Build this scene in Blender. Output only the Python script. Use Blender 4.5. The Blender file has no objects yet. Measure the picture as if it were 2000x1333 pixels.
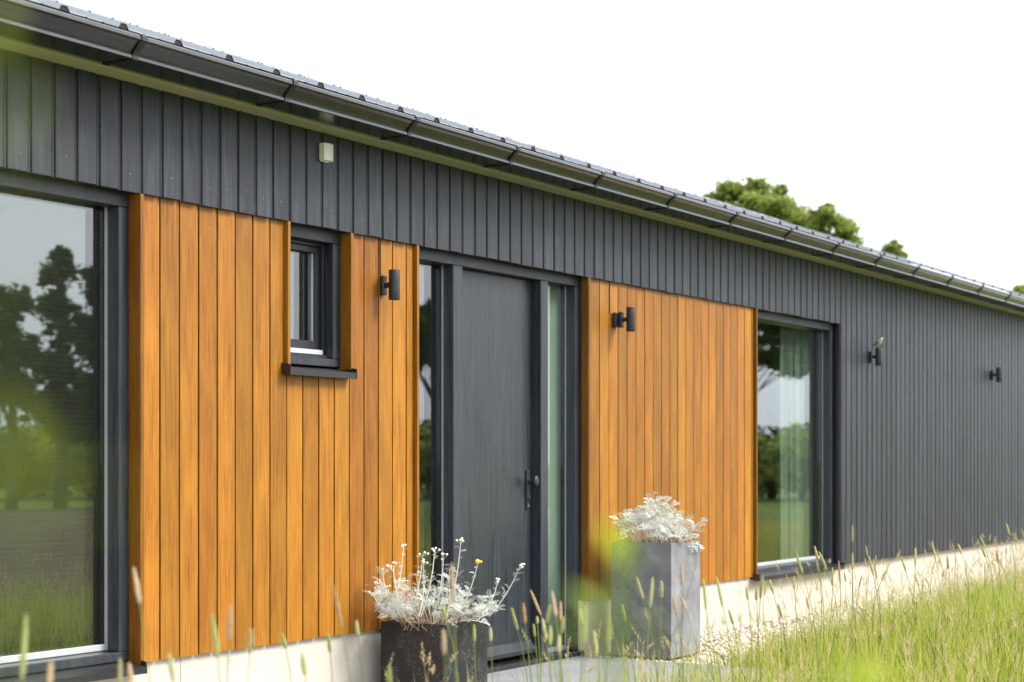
import bpy, bmesh, math, random
import numpy as np
from mathutils import Vector, Matrix
R = math.radians
random.seed(7); rng = np.random.default_rng(7)
S = bpy.context.scene
COL = S.collection

# ------------------------------------------------------------------ camera
FPX, CAM_D, CAM_H, HORV = 3400.0, 5.4, 1.24, 902.0
TH = math.atan((3079 - 1000) / FPX); CT, ST = math.cos(TH), math.sin(TH)
cam_d = bpy.data.cameras.new('camera'); cam = bpy.data.objects.new('camera', cam_d); COL.objects.link(cam)
cam.location = (0, -CAM_D, CAM_H)
cam.rotation_euler = (R(90), 0, -(math.pi / 2 - TH))
cam_d.sensor_width = 36; cam_d.sensor_fit = 'HORIZONTAL'; cam_d.lens = FPX / 2000 * 36
cam_d.shift_y = (HORV - 666.5) / 2000
cam_d.clip_start = 0.05; cam_d.clip_end = 3000
cam_d.dof.use_dof = True; cam_d.dof.focus_distance = 9.2; cam_d.dof.aperture_fstop = 2.7
S.camera = cam

# ------------------------------------------------------------------ world, sun, exposure
W = bpy.data.worlds.new('World'); S.world = W; W.use_nodes = True
nt = W.node_tree; nt.nodes.clear()
sun_az, sun_el = R(-58), R(42)          # direction towards the sun, measured from +X
sky = nt.nodes.new('ShaderNodeTexSky'); sky.sky_type = 'NISHITA'; sky.sun_disc = False
sky.sun_elevation = sun_el; sky.sun_rotation = math.pi / 2 - sun_az
sky.air_density = 1.0; sky.dust_density = 4.0; sky.ozone_density = 1.0
hs = nt.nodes.new('ShaderNodeHueSaturation'); hs.inputs['Saturation'].default_value = 0.12
mx = nt.nodes.new('ShaderNodeMix'); mx.data_type = 'RGBA'; mx.inputs[0].default_value = 0.86
tcw = nt.nodes.new('ShaderNodeTexCoord'); sxyz = nt.nodes.new('ShaderNodeSeparateXYZ'); rmp = nt.nodes.new('ShaderNodeValToRGB')
nt.links.new(tcw.outputs['Generated'], sxyz.inputs[0]); nt.links.new(sxyz.outputs['Z'], rmp.inputs[0])
rmp.color_ramp.elements[0].color = (.66, .67, .685, 1); rmp.color_ramp.elements[1].color = (1, 1, 1, 1)   # overcast sky: zenith brighter than horizon
scl = nt.nodes.new('ShaderNodeMix'); scl.data_type = 'RGBA'; scl.blend_type = 'MULTIPLY'; scl.inputs[0].default_value = 1
scl.inputs[7].default_value = (11.0, 11.4, 12.1, 1); cn = nt.nodes.new('ShaderNodeTexNoise'); cn.inputs['Scale'].default_value = 2.6; cn.inputs['Detail'].default_value = 6; cmp_ = nt.nodes.new('ShaderNodeMapping'); cmp_.inputs['Scale'].default_value = (1, 1, 3.5)
nt.links.new(tcw.outputs['Generated'], cmp_.inputs[0]); nt.links.new(cmp_.outputs[0], cn.inputs['Vector'])
crm = nt.nodes.new('ShaderNodeMapRange'); crm.inputs['To Min'].default_value = .86; crm.inputs['To Max'].default_value = 1.14; nt.links.new(cn.outputs['Fac'], crm.inputs['Value'])   # soft cloud structure
cmul = nt.nodes.new('ShaderNodeMix'); cmul.data_type = 'RGBA'; cmul.blend_type = 'MULTIPLY'; cmul.inputs[0].default_value = 1
nt.links.new(rmp.outputs[0], cmul.inputs[6]); nt.links.new(crm.outputs[0], cmul.inputs[7]); nt.links.new(cmul.outputs[2], scl.inputs[6]); nt.links.new(scl.outputs[2], mx.inputs[7])
bg = nt.nodes.new('ShaderNodeBackground'); bg.inputs['Strength'].default_value = 0.060
wo = nt.nodes.new('ShaderNodeOutputWorld')
nt.links.new(sky.outputs[0], hs.inputs['Color']); nt.links.new(hs.outputs[0], mx.inputs[6])
nt.links.new(mx.outputs[2], bg.inputs['Color']); nt.links.new(bg.outputs[0], wo.inputs[0])
sd = bpy.data.lights.new('sun', 'SUN'); sd.energy = 1.5; sd.angle = R(22); sd.color = (1, .975, .93)
so = bpy.data.objects.new('sun', sd); COL.objects.link(so)
sv = Vector((math.cos(sun_az) * math.cos(sun_el), math.sin(sun_az) * math.cos(sun_el), math.sin(sun_el)))
so.rotation_euler = (-sv).to_track_quat('-Z', 'Y').to_euler(); so.location = (10, -20, 30)
S.view_settings.view_transform = 'Standard'; S.view_settings.look = 'None'
S.view_settings.exposure = 1.97; S.view_settings.gamma = 1; S.view_settings.use_curve_mapping = False
S.render.engine = 'CYCLES'
S.cycles.use_denoising = True
S.cycles.max_bounces = 10; S.cycles.transparent_max_bounces = 24
S.cycles.sample_clamp_indirect = 6

# ------------------------------------------------------------------ helpers
def tag(o, label=None, cat=None, group=None, kind=None):
    if label: o['label'] = label
    if cat: o['category'] = cat
    if group: o['group'] = group
    if kind: o['kind'] = kind
    return o

def empty(name, loc=(0, 0, 0), rz=0, parent=None):
    o = bpy.data.objects.new(name, None); COL.objects.link(o); o.location = loc; o.rotation_euler = (0, 0, rz)
    o.empty_display_size = .1
    if parent: o.parent = parent
    return o

def put(name, me, parent=None, loc=(0, 0, 0), rot=(0, 0, 0), scale=(1, 1, 1)):
    o = bpy.data.objects.new(name, me); COL.objects.link(o)
    o.location = loc; o.rotation_euler = rot; o.scale = scale
    if parent: o.parent = parent
    return o

class MB:
    def __init__(s): s.v = []; s.f = []; s.m = []; s.mi = 0
    def add(s, vs, fs):
        n = len(s.v); s.v += [tuple(p) for p in vs]
        s.f += [tuple(i + n for i in q) for q in fs]; s.m += [s.mi] * len(fs); return s
    def box(s, x0, x1, y0, y1, z0, z1, c=0.0):
        if c <= 0:
            vs = [(x, y, z) for x in (x0, x1) for y in (y0, y1) for z in (z0, z1)]
            return s.add(vs, [(0, 1, 3, 2), (4, 6, 7, 5), (0, 4, 5, 1), (2, 3, 7, 6), (0, 2, 6, 4), (1, 5, 7, 3)])
        bm = bmesh.new(); bmesh.ops.create_cube(bm, size=1)
        bmesh.ops.scale(bm, vec=(x1 - x0, y1 - y0, z1 - z0), verts=bm.verts)
        bmesh.ops.translate(bm, vec=((x0 + x1) / 2, (y0 + y1) / 2, (z0 + z1) / 2), verts=bm.verts)
        bmesh.ops.bevel(bm, geom=bm.edges[:], offset=c, segments=1, affect='EDGES')
        bm.verts.index_update()
        s.add([v.co[:] for v in bm.verts], [[v.index for v in f.verts] for f in bm.faces]); bm.free(); return s
    def prism_x(s, prof, x0, x1, caps=True):      # prof: list of (y,z), closed
        n = len(prof)
        vs = [(x0, y, z) for y, z in prof] + [(x1, y, z) for y, z in prof]
        fs = [(i, (i + 1) % n, n + (i + 1) % n, n + i) for i in range(n)]
        if caps: fs += [tuple(range(n - 1, -1, -1)), tuple(range(n, 2 * n))]
        return s.add(vs, fs)
    def prism_z(s, prof, z0, z1):
        n = len(prof)
        vs = [(x, y, z0) for x, y in prof] + [(x, y, z1) for x, y in prof]
        fs = [(i, (i + 1) % n, n + (i + 1) % n, n + i) for i in range(n)]
        return s.add(vs, fs + [tuple(range(n - 1, -1, -1)), tuple(range(n, 2 * n))])
    def tube(s, pts, rad, k=8, caps=True):
        pts = [Vector(p) for p in pts]; n = len(pts)
        if not hasattr(rad, '__len__'): rad = [rad] * n
        vs = []; ref = Vector((.31, .87, .37))
        for i, p in enumerate(pts):
            d = (pts[min(i + 1, n - 1)] - pts[max(i - 1, 0)]).normalized()
            a = d.cross(ref)
            if a.length < .05: a = d.cross(Vector((1, 0, 0)))
            a.normalize(); b = d.cross(a)
            for j in range(k):
                t = 2 * math.pi * j / k
                vs.append(p + (a * math.cos(t) + b * math.sin(t)) * rad[i])
        fs = [(i * k + j, i * k + (j + 1) % k, (i + 1) * k + (j + 1) % k, (i + 1) * k + j) for i in range(n - 1) for j in range(k)]
        if caps: fs += [tuple(range(k - 1, -1, -1)), tuple(range((n - 1) * k, n * k))]
        return s.add(vs, fs)
    def build(s, name, mat, parent=None, smooth=False, loc=(0, 0, 0)):
        return put(name, s.mesh(name, mat, smooth), parent, loc)
    def mesh(s, name, mat, smooth=False):
        me = bpy.data.meshes.new(name); me.from_pydata(s.v, [], s.f)
        mats = mat if isinstance(mat, (list, tuple)) else [mat]
        for m in mats: me.materials.append(m)
        if len(mats) > 1: me.polygons.foreach_set('material_index', s.m)
        bm = bmesh.new(); bm.from_mesh(me); bmesh.ops.recalc_face_normals(bm, faces=bm.faces[:]); bm.to_mesh(me); bm.free()
        if smooth: me.polygons.foreach_set('use_smooth', [True] * len(me.polygons)); me.set_sharp_from_angle(angle=R(38))
        me.update(); return me

def np_mesh(name, verts, faces, mat, attrs=None, smooth=False):
    me = bpy.data.meshes.new(name)
    verts = np.asarray(verts, dtype=np.float32); faces = np.asarray(faces, dtype=np.int32)
    k = faces.shape[1]
    me.vertices.add(len(verts)); me.vertices.foreach_set('co', verts.ravel())
    me.loops.add(faces.size); me.loops.foreach_set('vertex_index', faces.ravel())
    me.polygons.add(len(faces)); me.polygons.foreach_set('loop_start', np.arange(0, faces.size, k, dtype=np.int32))
    me.polygons.foreach_set('loop_total', np.full(len(faces), k, dtype=np.int32))
    if smooth: me.polygons.foreach_set('use_smooth', np.ones(len(faces), dtype=bool))
    me.materials.append(mat); me.update(calc_edges=True)
    for nm, val in (attrs or {}).items():
        a = me.attributes.new(nm, 'FLOAT', 'POINT'); a.data.foreach_set('value', np.asarray(val, dtype=np.float32))
    return me

def ray(u, v, t):       # world point at depth t along a measured sight line
    a = (u - 1000) / FPX
    return Vector((t * (CT + ST * a), t * (ST - CT * a) - CAM_D, CAM_H - (v - HORV) * t / FPX))

# ------------------------------------------------------------------ materials
class NT:
    def __init__(s, name):
        s.m = bpy.data.materials.new(name); s.m.use_nodes = True; s.t = s.m.node_tree; s.t.nodes.clear()
        s.out = s.n('ShaderNodeOutputMaterial'); s.p = s.n('ShaderNodeBsdfPrincipled'); s.l(s.p.outputs[0], s.out.inputs[0])
    def n(s, ty, **kw):
        o = s.t.nodes.new(ty)
        for k, v in kw.items(): setattr(o, k, v)
        return o
    def l(s, a, b): s.t.links.new(a, b)
    def setv(s, node, **kw):
        for k, v in kw.items(): node.inputs[k.replace('_', ' ')].default_value = v
        return node
    def math(s, op, a, b=None, c=None):
        o = s.n('ShaderNodeMath', operation=op)
        for i, x in enumerate((a, b, c)):
            if x is None: continue
            if isinstance(x, (int, float)): o.inputs[i].default_value = x
            else: s.l(x, o.inputs[i])
        return o.outputs[0]
    def coords(s, scale, rand=True):
        tc = s.n('ShaderNodeTexCoord'); src = tc.outputs['Object']
        if rand:
            oi = s.n('ShaderNodeObjectInfo'); va = s.n('ShaderNodeVectorMath', operation='MULTIPLY_ADD')
            va.inputs[1].default_value = (37.7, 19.3, 71.9)
            s.l(oi.outputs['Random'], va.inputs[0]); s.l(src, va.inputs[2]); src = va.outputs[0]
        mp = s.n('ShaderNodeMapping'); mp.inputs['Scale'].default_value = scale; s.l(src, mp.inputs['Vector'])
        return mp.outputs[0]
    def noise(s, vec, scale, detail=4, rough=.55, dist=0.0):
        o = s.n('ShaderNodeTexNoise'); s.setv(o, Scale=scale, Detail=detail, Roughness=rough, Distortion=dist)
        s.l(vec, o.inputs['Vector']); return o.outputs['Fac']
    def ramp(s, fac, stops):
        o = s.n('ShaderNodeValToRGB'); e = o.color_ramp.elements
        while len(e) < len(stops): e.new(.5)
        for el, (p, c) in zip(e, stops): el.position = p; el.color = (*c, 1) if len(c) == 3 else c
        s.l(fac, o.inputs[0]); return o.outputs[0]
    def mix(s, fac, a, b, blend='MIX'):
        o = s.n('ShaderNodeMix', data_type='RGBA', blend_type=blend)
        for i, x in ((0, fac), (6, a), (7, b)):
            if isinstance(x, (int, float)): o.inputs[i].default_value = x
            elif isinstance(x, tuple): o.inputs[i].default_value = (*x, 1)
            else: s.l(x, o.inputs[i])
        return o.outputs[2]
    def bump(s, h, strength=.3, dist=.002):
        b = s.n('ShaderNodeBump'); s.setv(b, Strength=strength, Distance=dist); s.l(h, b.inputs['Height'])
        s.l(b.outputs[0], s.p.inputs['Normal'])
    def rand(s): return s.n('ShaderNodeObjectInfo').outputs['Random']

def plain(name, col, rough=.5, metal=0.0, var=.12, scale=25, bump=0.0, coat=0.0, spec=.5):
    t = NT(name); v = t.coords((1, 1, 1))
    n = t.noise(v, scale, 5); c = t.ramp(n, [(.25, tuple(x * (1 - var) for x in col)), (.75, tuple(min(1, x * (1 + var)) for x in col))])
    t.l(c, t.p.inputs['Base Color']); t.setv(t.p, Metallic=metal)
    r = t.math('MULTIPLY_ADD', n, .18, rough - .09); t.l(r, t.p.inputs['Roughness'])
    t.p.inputs['Coat Weight'].default_value = coat; t.p.inputs['Coat Roughness'].default_value = .15
    t.p.inputs['Specular IOR Level'].default_value = spec
    if bump: t.bump(t.noise(v, scale * 6, 4), bump, .002)
    return t.m

def wood_orange(name='oiled_wood', val=.75):
    t = NT(name)
    g1 = t.noise(t.coords((1, 1, .03)), 95, 7, .72, .3)       # long grain
    g2 = t.noise(t.coords((1, 1, .012)), 210, 3, .6)           # fine pores
    g3 = t.noise(t.coords((1, 1, .22)), 9, 6, .65, .4)            # blotchy stain
    g4 = t.noise(t.coords((.25, .25, 1)), 260, 2, .5)          # faint cross figure
    c = t.ramp(g1, [(.32, (.155, .050, .005)), (.46, (.295, .110, .009)), (.6, (.37, .150, .012)), (.74, (.42, .182, .018))])
    c = t.mix(t.math('MULTIPLY', t.ramp(g2, [(.35, (1, 1, 1)), (.6, (0, 0, 0))]), .35), c, (.13, .037, .004))
    c = t.mix(t.ramp(g3, [(.45, (0, 0, 0)), (.78, (.6, .6, .6))]), c, (.47, .205, .018))
    c = t.mix(t.ramp(g3, [(.22, (.4, .4, .4)), (.42, (0, 0, 0))]), c, (.19, .06, .006))
    hsv = t.n('ShaderNodeHueSaturation'); rd = t.rand()
    t.l(t.math('MULTIPLY_ADD', rd, .010, .4955), hsv.inputs['Hue']); t.l(t.math('MULTIPLY_ADD', t.math('FRACT', t.math('MULTIPLY', rd, 7.3)), .40, val - .05), hsv.inputs['Value'])
    t.l(c, hsv.inputs['Color']); t.l(hsv.outputs[0], t.p.inputs['Base Color'])
    t.l(t.math('MULTIPLY_ADD', g1, .25, .30), t.p.inputs['Roughness']); t.p.inputs['Specular IOR Level'].default_value = .28
    t.bump(t.math('ADD', g2, t.math('MULTIPLY', g4, .5)), .22, .0012)
    return t.m

def wood_grey(name='grey_stained_wood', rough=.36, bmp=.5, base=(.0125, .0152, .0205)):
    t = NT(name)
    g1 = t.noise(t.coords((1, 1, .03)), 65, 6, .7, .4)
    g2 = t.noise(t.coords((1, 1, .02)), 240, 3, .6)
    g4 = t.noise(t.coords((1, 1, .4)), 6, 4, .6)
    vo = t.n('ShaderNodeTexVoronoi', voronoi_dimensions='2D'); t.setv(vo, Scale=2.6, Randomness=1.0)
    sx = t.n('ShaderNodeSeparateXYZ'); cx = t.n('ShaderNodeCombineXYZ'); t.l(t.coords((1.1, 1, .6)), sx.inputs[0]); t.l(sx.outputs['X'], cx.inputs['X']); t.l(sx.outputs['Z'], cx.inputs['Y']); t.l(cx.outputs[0], vo.inputs['Vector'])
    knot = t.ramp(vo.outputs['Distance'], [(.0, (.1, .1, .1)), (.018, (0, 0, 0)), (.026, (1, 1, 1)), (.040, (.15, .15, .15)), (.055, (.5, .5, .5)), (.075, (0, 0, 0))])
    g5 = t.noise(t.coords((1, 1, .07)), 34, 4, .6, .6)
    lo = tuple(x * .35 for x in base); hi = tuple(x * 2.1 for x in base)
    c = t.ramp(g1, [(.3, lo), (.5, base), (.72, hi)])
    c = t.mix(t.math('MULTIPLY', t.ramp(g2, [(.45, (0, 0, 0)), (.7, (1, 1, 1))]), .5), c, tuple(x * 2.6 for x in base))
    c = t.mix(t.ramp(g4, [(.45, (0, 0, 0)), (.8, (.45, .45, .45))]), c, tuple(x * 1.75 for x in base))
    ks = 1.0 if bmp > .3 else .25
    c = t.mix(t.math('MULTIPLY', t.ramp(g5, [(.32, (.7, .7, .7)), (.5, (0, 0, 0))]), ks), c, tuple(x * .30 for x in base))
    c = t.mix(t.math('MULTIPLY', t.ramp(g5, [(.55, (0, 0, 0)), (.72, (.85, .85, .85))]), ks), c, tuple(x * 3.2 for x in base))
    kf = t.math('MULTIPLY', knot, .85 if bmp > .3 else 0)
    c = t.mix(kf, c, tuple(x * 3.2 for x in base))
    hsv = t.n('ShaderNodeHueSaturation'); rd = t.rand()
    t.l(t.math('MULTIPLY_ADD', rd, .5, .75), hsv.inputs['Value']); t.l(c, hsv.inputs['Color'])
    t.l(hsv.outputs[0], t.p.inputs['Base Color'])
    t.l(t.math('MULTIPLY_ADD', g1, .34, rough - .08), t.p.inputs['Roughness'])
    t.p.inputs['Specular IOR Level'].default_value = .5
    t.bump(t.math('ADD', t.math('ADD', g1, g2), t.math('MULTIPLY', knot, .8)), bmp, .0016)
    return t.m

def glass_mat():
    t = NT('window_glass'); t.t.nodes.remove(t.p)
    lw = t.n('ShaderNodeLayerWeight'); lw.inputs['Blend'].default_value = .5
    fr = t.math('MULTIPLY_ADD', t.math('POWER', lw.outputs['Facing'], 5.0), .84, .155)
    gl = t.n('ShaderNodeBsdfGlossy'); gl.inputs['Roughness'].default_value = .0; gl.inputs['Color'].default_value = (.97, .99, 1, 1)
    tr = t.n('ShaderNodeBsdfTransparent'); tr.inputs['Color'].default_value = (.84, .90, .86, 1)
    ms = t.n('ShaderNodeMixShader'); t.l(fr, ms.inputs[0]); t.l(tr.outputs[0], ms.inputs[1]); t.l(gl.outputs[0], ms.inputs[2])
    nz = t.noise(t.coords((1, 1, 1)), 1.6, 1); b = t.n('ShaderNodeBump'); t.setv(b, Strength=.05, Distance=.004)
    t.l(nz, b.inputs['Height']); t.l(b.outputs[0], gl.inputs['Normal'])
    t.l(ms.outputs[0], t.out.inputs[0]); return t.m

def foliage(name, cols, transl=.35, rough=.5, obj=False, spec=.3):
    t = NT(name)
    if obj: f = t.rand()
    else:
        a = t.n('ShaderNodeAttribute'); a.attribute_name = 'rnd'; f = a.outputs['Fac']
    n = len(cols); c = t.ramp(f, [(i / max(1, n - 1), k) for i, k in enumerate(cols)])
    t.l(c, t.p.inputs['Base Color']); t.setv(t.p, Roughness=rough); t.p.inputs['Specular IOR Level'].default_value = spec
    if transl:
        tl = t.n('ShaderNodeBsdfTranslucent'); t.l(c, tl.inputs['Color'])
        ms = t.n('ShaderNodeMixShader'); ms.inputs[0].default_value = transl
        t.l(t.p.outputs[0], ms.inputs[1]); t.l(tl.outputs[0], ms.inputs[2]); t.l(ms.outputs[0], t.out.inputs[0])
    return t.m

def concrete(name, lo, mid, hi, crack=True, rough=.8):
    t = NT(name); v = t.coords((1, 1, 1), False)
    n1 = t.noise(v, 4.5, 6, .65, .4); n2 = t.noise(v, 60, 5, .7); n3 = t.noise(t.coords((1, 1, .25), False), 14, 5, .6)
    c = t.ramp(n1, [(.3, lo), (.5, mid), (.72, hi)])
    c = t.mix(t.math('MULTIPLY', n2, .35), c, hi)
    c = t.mix(t.ramp(n3, [(.55, (0, 0, 0)), (.75, (.5, .5, .5))]), c, lo)
    if crack:
        vo = t.n('ShaderNodeTexVoronoi', feature='DISTANCE_TO_EDGE'); t.setv(vo, Scale=1.25)
        ds = t.noise(v, 5, 4); vm = t.n('ShaderNodeVectorMath', operation='MULTIPLY_ADD')
        vm.inputs[1].default_value = (.35, .35, .35); t.l(ds, vm.inputs[0]); t.l(v, vm.inputs[2]); t.l(vm.outputs[0], vo.inputs['Vector'])
        ck = t.ramp(vo.outputs['Distance'], [(.0, (.45, .45, .45)), (.012, (.2, .2, .2)), (.03, (0, 0, 0))])
        c = t.mix(ck, c, tuple(x * .45 for x in lo))
    t.l(c, t.p.inputs['Base Color']); t.setv(t.p, Roughness=rough); t.bump(n2, .35, .002); return t.m

def black_fibre():
    t = NT('black_planter_coating'); v = t.coords((1, 1, 1), False)
    n = t.noise(v, 7, 6, .7, .5); n2 = t.noise(v, 90, 4, .8)
    spk = t.math('MULTIPLY', t.ramp(n, [(.46, (0, 0, 0)), (.60, (1, 1, 1))]), t.ramp(n2, [(.53, (0, 0, 0)), (.64, (1, 1, 1))]))
    c = t.mix(t.math('MULTIPLY', spk, .55), t.ramp(n, [(.3, (.005, .0045, .004)), (.7, (.013, .012, .011))]), (.30, .30, .29))
    t.l(c, t.p.inputs['Base Color']); t.setv(t.p, Roughness=.45); t.bump(n2, .2, .001); return t.m

M = {}
M['orange'] = wood_orange()
M['trim'] = wood_orange('shaded_stained_trim_wood', .52)  # darker copy of the orange wood: browner stain plus side-face shade in its colour
M['grey'] = wood_grey()
M['frame'] = wood_grey('anthracite_frame_paint', .34, .25, (.017, .0198, .026))
M['frame2'] = plain('anthracite_satin_paint', (.017, .020, .026), .34, var=.08, scale=9)
M['door'] = wood_grey('anthracite_door_paint', .24, .12, (.018, .0215, .025))
M['sill'] = plain('dark_powder_coat', (.016, .016, .018), .32, var=.15, scale=40)
M['alu'] = plain('bare_aluminium_bead', (.62, .64, .66), .38, .55, .05, 30)
M['rubber'] = plain('black_gasket', (.012, .012, .012), .6)
M['glass'] = glass_mat()
M['gutter'] = plain('anthracite_gutter_coating', (.014, .018, .018), .24, var=.25, scale=14, spec=.6, coat=.4)
M['bracket'] = plain('gutter_bracket_coating', (.014, .017, .017), .4, var=.2, scale=30)
M['fascia'] = plain('cream_fascia_coating', (.34, .365, .19), .4, var=.04, scale=6)
M['roof'] = plain('anthracite_roof_steel', (.14, .155, .18), .34, var=.12, scale=3, spec=.9, coat=.6)
M['foam'] = plain('brown_closure_foam', (.022, .015, .012), .9)
def plinth_mat():
    t = NT('cream_render'); v = t.coords((1, 1, 1), False); n = t.noise(v, 5, 6, .6); n2 = t.noise(v, 30, 5, .7); n3 = t.noise(t.coords((1, 1, .15), False), 9, 5, .6)
    c = t.ramp(n, [(.3, (.45, .405, .335)), (.7, (.53, .485, .41))])
    c = t.mix(t.ramp(n3, [(.55, (0, 0, 0)), (.75, (.35, .35, .35))]), c, (.34, .30, .24))
    c = t.mix(t.ramp(t.math('MULTIPLY', n, n2), [(.30, (0, 0, 0)), (.42, (.55, .55, .55))]), c, (.30, .26, .19))
    t.l(c, t.p.inputs['Base Color']); t.setv(t.p, Roughness=.88); t.bump(n2, .3, .002); return t.m
M['plinth'] = plinth_mat()
M['black'] = plain('black_lamp_coating', (.020, .020, .022), .42, var=.12, scale=60)
M['screw'] = plain('steel_screw', (.5, .5, .5), .35, .7)
M['chrome'] = plain('steel_cylinder', (.6, .6, .6), .25, .9)
M['white'] = plain('offwhite_plastic', (.74, .75, .62), .45, var=.03)
M['interior'] = plain('interior_plaster', (.62, .60, .55), .9)
M['floor'] = plain('interior_floor', (.16, .12, .08), .6)
M['curtain'] = foliage('sheer_curtain', [(.46, .49, .45), (.50, .52, .48)], .45, .8, True)
M['film'] = foliage('frosted_privacy_film', [(.60, .66, .60), (.62, .68, .62)], .4, .6, True)
M['blind'] = foliage('pleated_blind_fabric', [(.034, .028, .024), (.038, .031, .026)], .08, .9, True)
M['blindedge'] = plain('pale_blind_edge', (.45, .55, .47), .8)
M['concrete'] = concrete('grey_concrete', (.085, .085, .088), (.165, .165, .17), (.28, .28, .29))
M['blackpot'] = black_fibre()
M['soil'] = plain('planter_soil', (.05, .035, .022), .95, var=.5, scale=60, bump=.6)
M['paving'] = concrete('grey_paving', (.15, .155, .165), (.20, .205, .215), (.26, .265, .28), False)
M['silver'] = foliage('silver_leaf_felt', [(.42, .47, .38), (.64, .68, .61), (.80, .82, .78), (.86, .87, .85)], .25, .8, True)
M['silverstem'] = foliage('silver_stem_felt', [(.56, .54, .46), (.70, .69, .64)], .1, .8, True)
M['dry'] = foliage('dry_stem', [(.22, .13, .08), (.36, .25, .16), (.42, .33, .24)], .1, .9, False)
M['yellow'] = plain('yellow_petal', (.80, .55, .01), .6, var=.1, scale=200)
M['bud'] = plain('pale_bud', (.74, .74, .62), .8, var=.1, scale=200)

def gravel_mat():
    t = NT('pale_gravel_stone'); a = t.n('ShaderNodeAttribute'); a.attribute_name = 'rnd'
    c = t.ramp(a.outputs['Fac'], [(0, (.20, .17, .14)), (.12, (.45, .38, .30)), (.4, (.62, .54, .44)), (.75, (.74, .68, .58)), (1, (.82, .79, .73))])
    n = t.noise(t.coords((1, 1, 1), False), 90, 4); c = t.mix(t.math('MULTIPLY', n, .3), c, (.4, .34, .27))
    t.l(c, t.p.inputs['Base Color']); t.setv(t.p, Roughness=.85); return t.m
M['gravel'] = gravel_mat()
def ground_mat():
    t = NT('meadow_earth'); v = t.coords((1, 1, 1), False)
    n = t.noise(v, .35, 8, .6); n2 = t.noise(v, 7, 6, .7)
    c = t.ramp(n, [(.3, (.045, .075, .012)), (.5, (.075, .12, .020)), (.7, (.12, .15, .035))])
    c = t.mix(t.ramp(n2, [(.45, (0, 0, 0)), (.7, (.6, .6, .6))]), c, (.13, .12, .05))
    t.l(c, t.p.inputs['Base Color']); t.setv(t.p, Roughness=.95); t.p.inputs['Specular IOR Level'].default_value = .05; t.bump(n2, .25, .03); return t.m
M['ground'] = ground_mat()
M['earth'] = plain('bare_brown_earth', (.085, .066, .045), .95, var=.5, scale=2.2, bump=.5, spec=.05)
M['bed'] = plain('sandy_gravel_bed', (.50, .43, .34), .95, var=.2, scale=40, bump=.5)
M['grass'] = foliage('grass_blade', [(.06, .11, .012), (.17, .25, .02), (.33, .40, .035), (.47, .50, .08), (.60, .54, .24)], .5, .55)
M['weed'] = foliage('broad_weed_leaf', [(.05, .10, .02), (.10, .18, .025), (.17, .26, .04)], .4, .5)
M['straw'] = foliage('dry_grass', [(.36, .34, .12), (.52, .43, .22), (.62, .46, .28)], .4, .7)
M['stalk'] = foliage('green_stalk', [(.18, .25, .04), (.26, .33, .07)], .3, .6, True)
M['head'] = foliage('timothy_head', [(.36, .40, .13), (.46, .48, .19), (.52, .48, .26)], .3, .85, True)
M['headbrown'] = foliage('ripe_seed_head', [(.46, .30, .14), (.56, .40, .22), (.52, .40, .30)], .3, .85, True)
M['leaf'] = foliage('near_leaf', [(.26, .36, .02), (.36, .46, .02), (.46, .52, .04)], .5, .45, True)
M['treeleaf'] = foliage('oak_leaf', [(.11, .15, .03), (.19, .245, .045), (.27, .33, .065), (.36, .41, .11)], .55, .55)
M['treedark'] = foliage('dark_leaf', [(.026, .048, .012), (.05, .09, .018), (.09, .14, .028)], .4, .55)
M['bark'] = plain('bark', (.07, .055, .04), .95, var=.4, scale=12, bump=.8)
M['clover'] = plain('clover_flower', (.50, .24, .38), .8, var=.25, scale=300)
M['birdyellow'] = plain('yellow_plumage', (.62, .50, .10), .85, var=.15, scale=300)
M['birdblack'] = plain('black_plumage', (.015, .015, .018), .7, var=.2, scale=300)
M['birdwhite'] = plain('white_plumage', (.72, .72, .70), .85, var=.05, scale=300)
M['birdgreen'] = plain('olive_grey_plumage', (.12, .14, .09), .85, var=.2, scale=300)
M['hose'] = plain('yellow_hose', (.62, .55, .06), .5)
M['purple'] = plain('violet_petal', (.22, .16, .55), .7)

# ------------------------------------------------------------------ ground
def disc(name, r, z, mat):
    m = MB(); n = 96
    m.add([(12 + r * math.cos(2 * math.pi * i / n), -5 + r * math.sin(2 * math.pi * i / n), z) for i in range(n)], [tuple(range(n))])
    return m.build(name, mat)
tag(disc('ground', 900, -.06, M['ground']), kind='structure')
# meadow soil bank in front of the house (gently uneven)
SLAB_X1, SLAB_Y0 = 9.70, -1.85
def meadow_edge(x):
    return (-1.02 + .10 * math.sin(x * .9) + .05 * math.sin(x * 2.3)) if x > SLAB_X1 else SLAB_Y0 - .02
nx, ny = 150, 60
vs, fs = [], []
mxs = sorted([-6 + 38 * i / nx for i in range(nx - 1)] + [SLAB_X1 - .0005, SLAB_X1 + .0005])
nx = len(mxs) - 1
for x in mxs:
    ye = meadow_edge(x)
    for j in range(ny + 1):
        k = j / ny; y = ye - 14 * k ** 1.5
        z = -.012 + .03 * math.sin(x * 1.7 + y) * min(1, k * 6) * .3 + .006 * math.sin(x * 3.1 - y * 2.3) * min(1, k * 6) - (.012 if x > SLAB_X1 else .02)
        if j == ny: z = -.09
        vs.append((x, y, z))
for i in range(nx):
    for j in range(ny):
        a = i * (ny + 1) + j; fs.append((a, a + 1, a + ny + 2, a + ny + 1))
tag(put('meadow', np_mesh('meadow', vs, fs, M['ground'], smooth=True)), kind='structure')
m = MB(); m.box(-6, 32, -1.6, .6, -.20, -.035); tag(m.build('gravel_bed', M['bed']), kind='structure')
m = MB(); m.box(5.6, SLAB_X1, SLAB_Y0, .06, -.05, 0, .004); tag(m.build('paving_slab', M['paving']), kind='structure')

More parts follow.
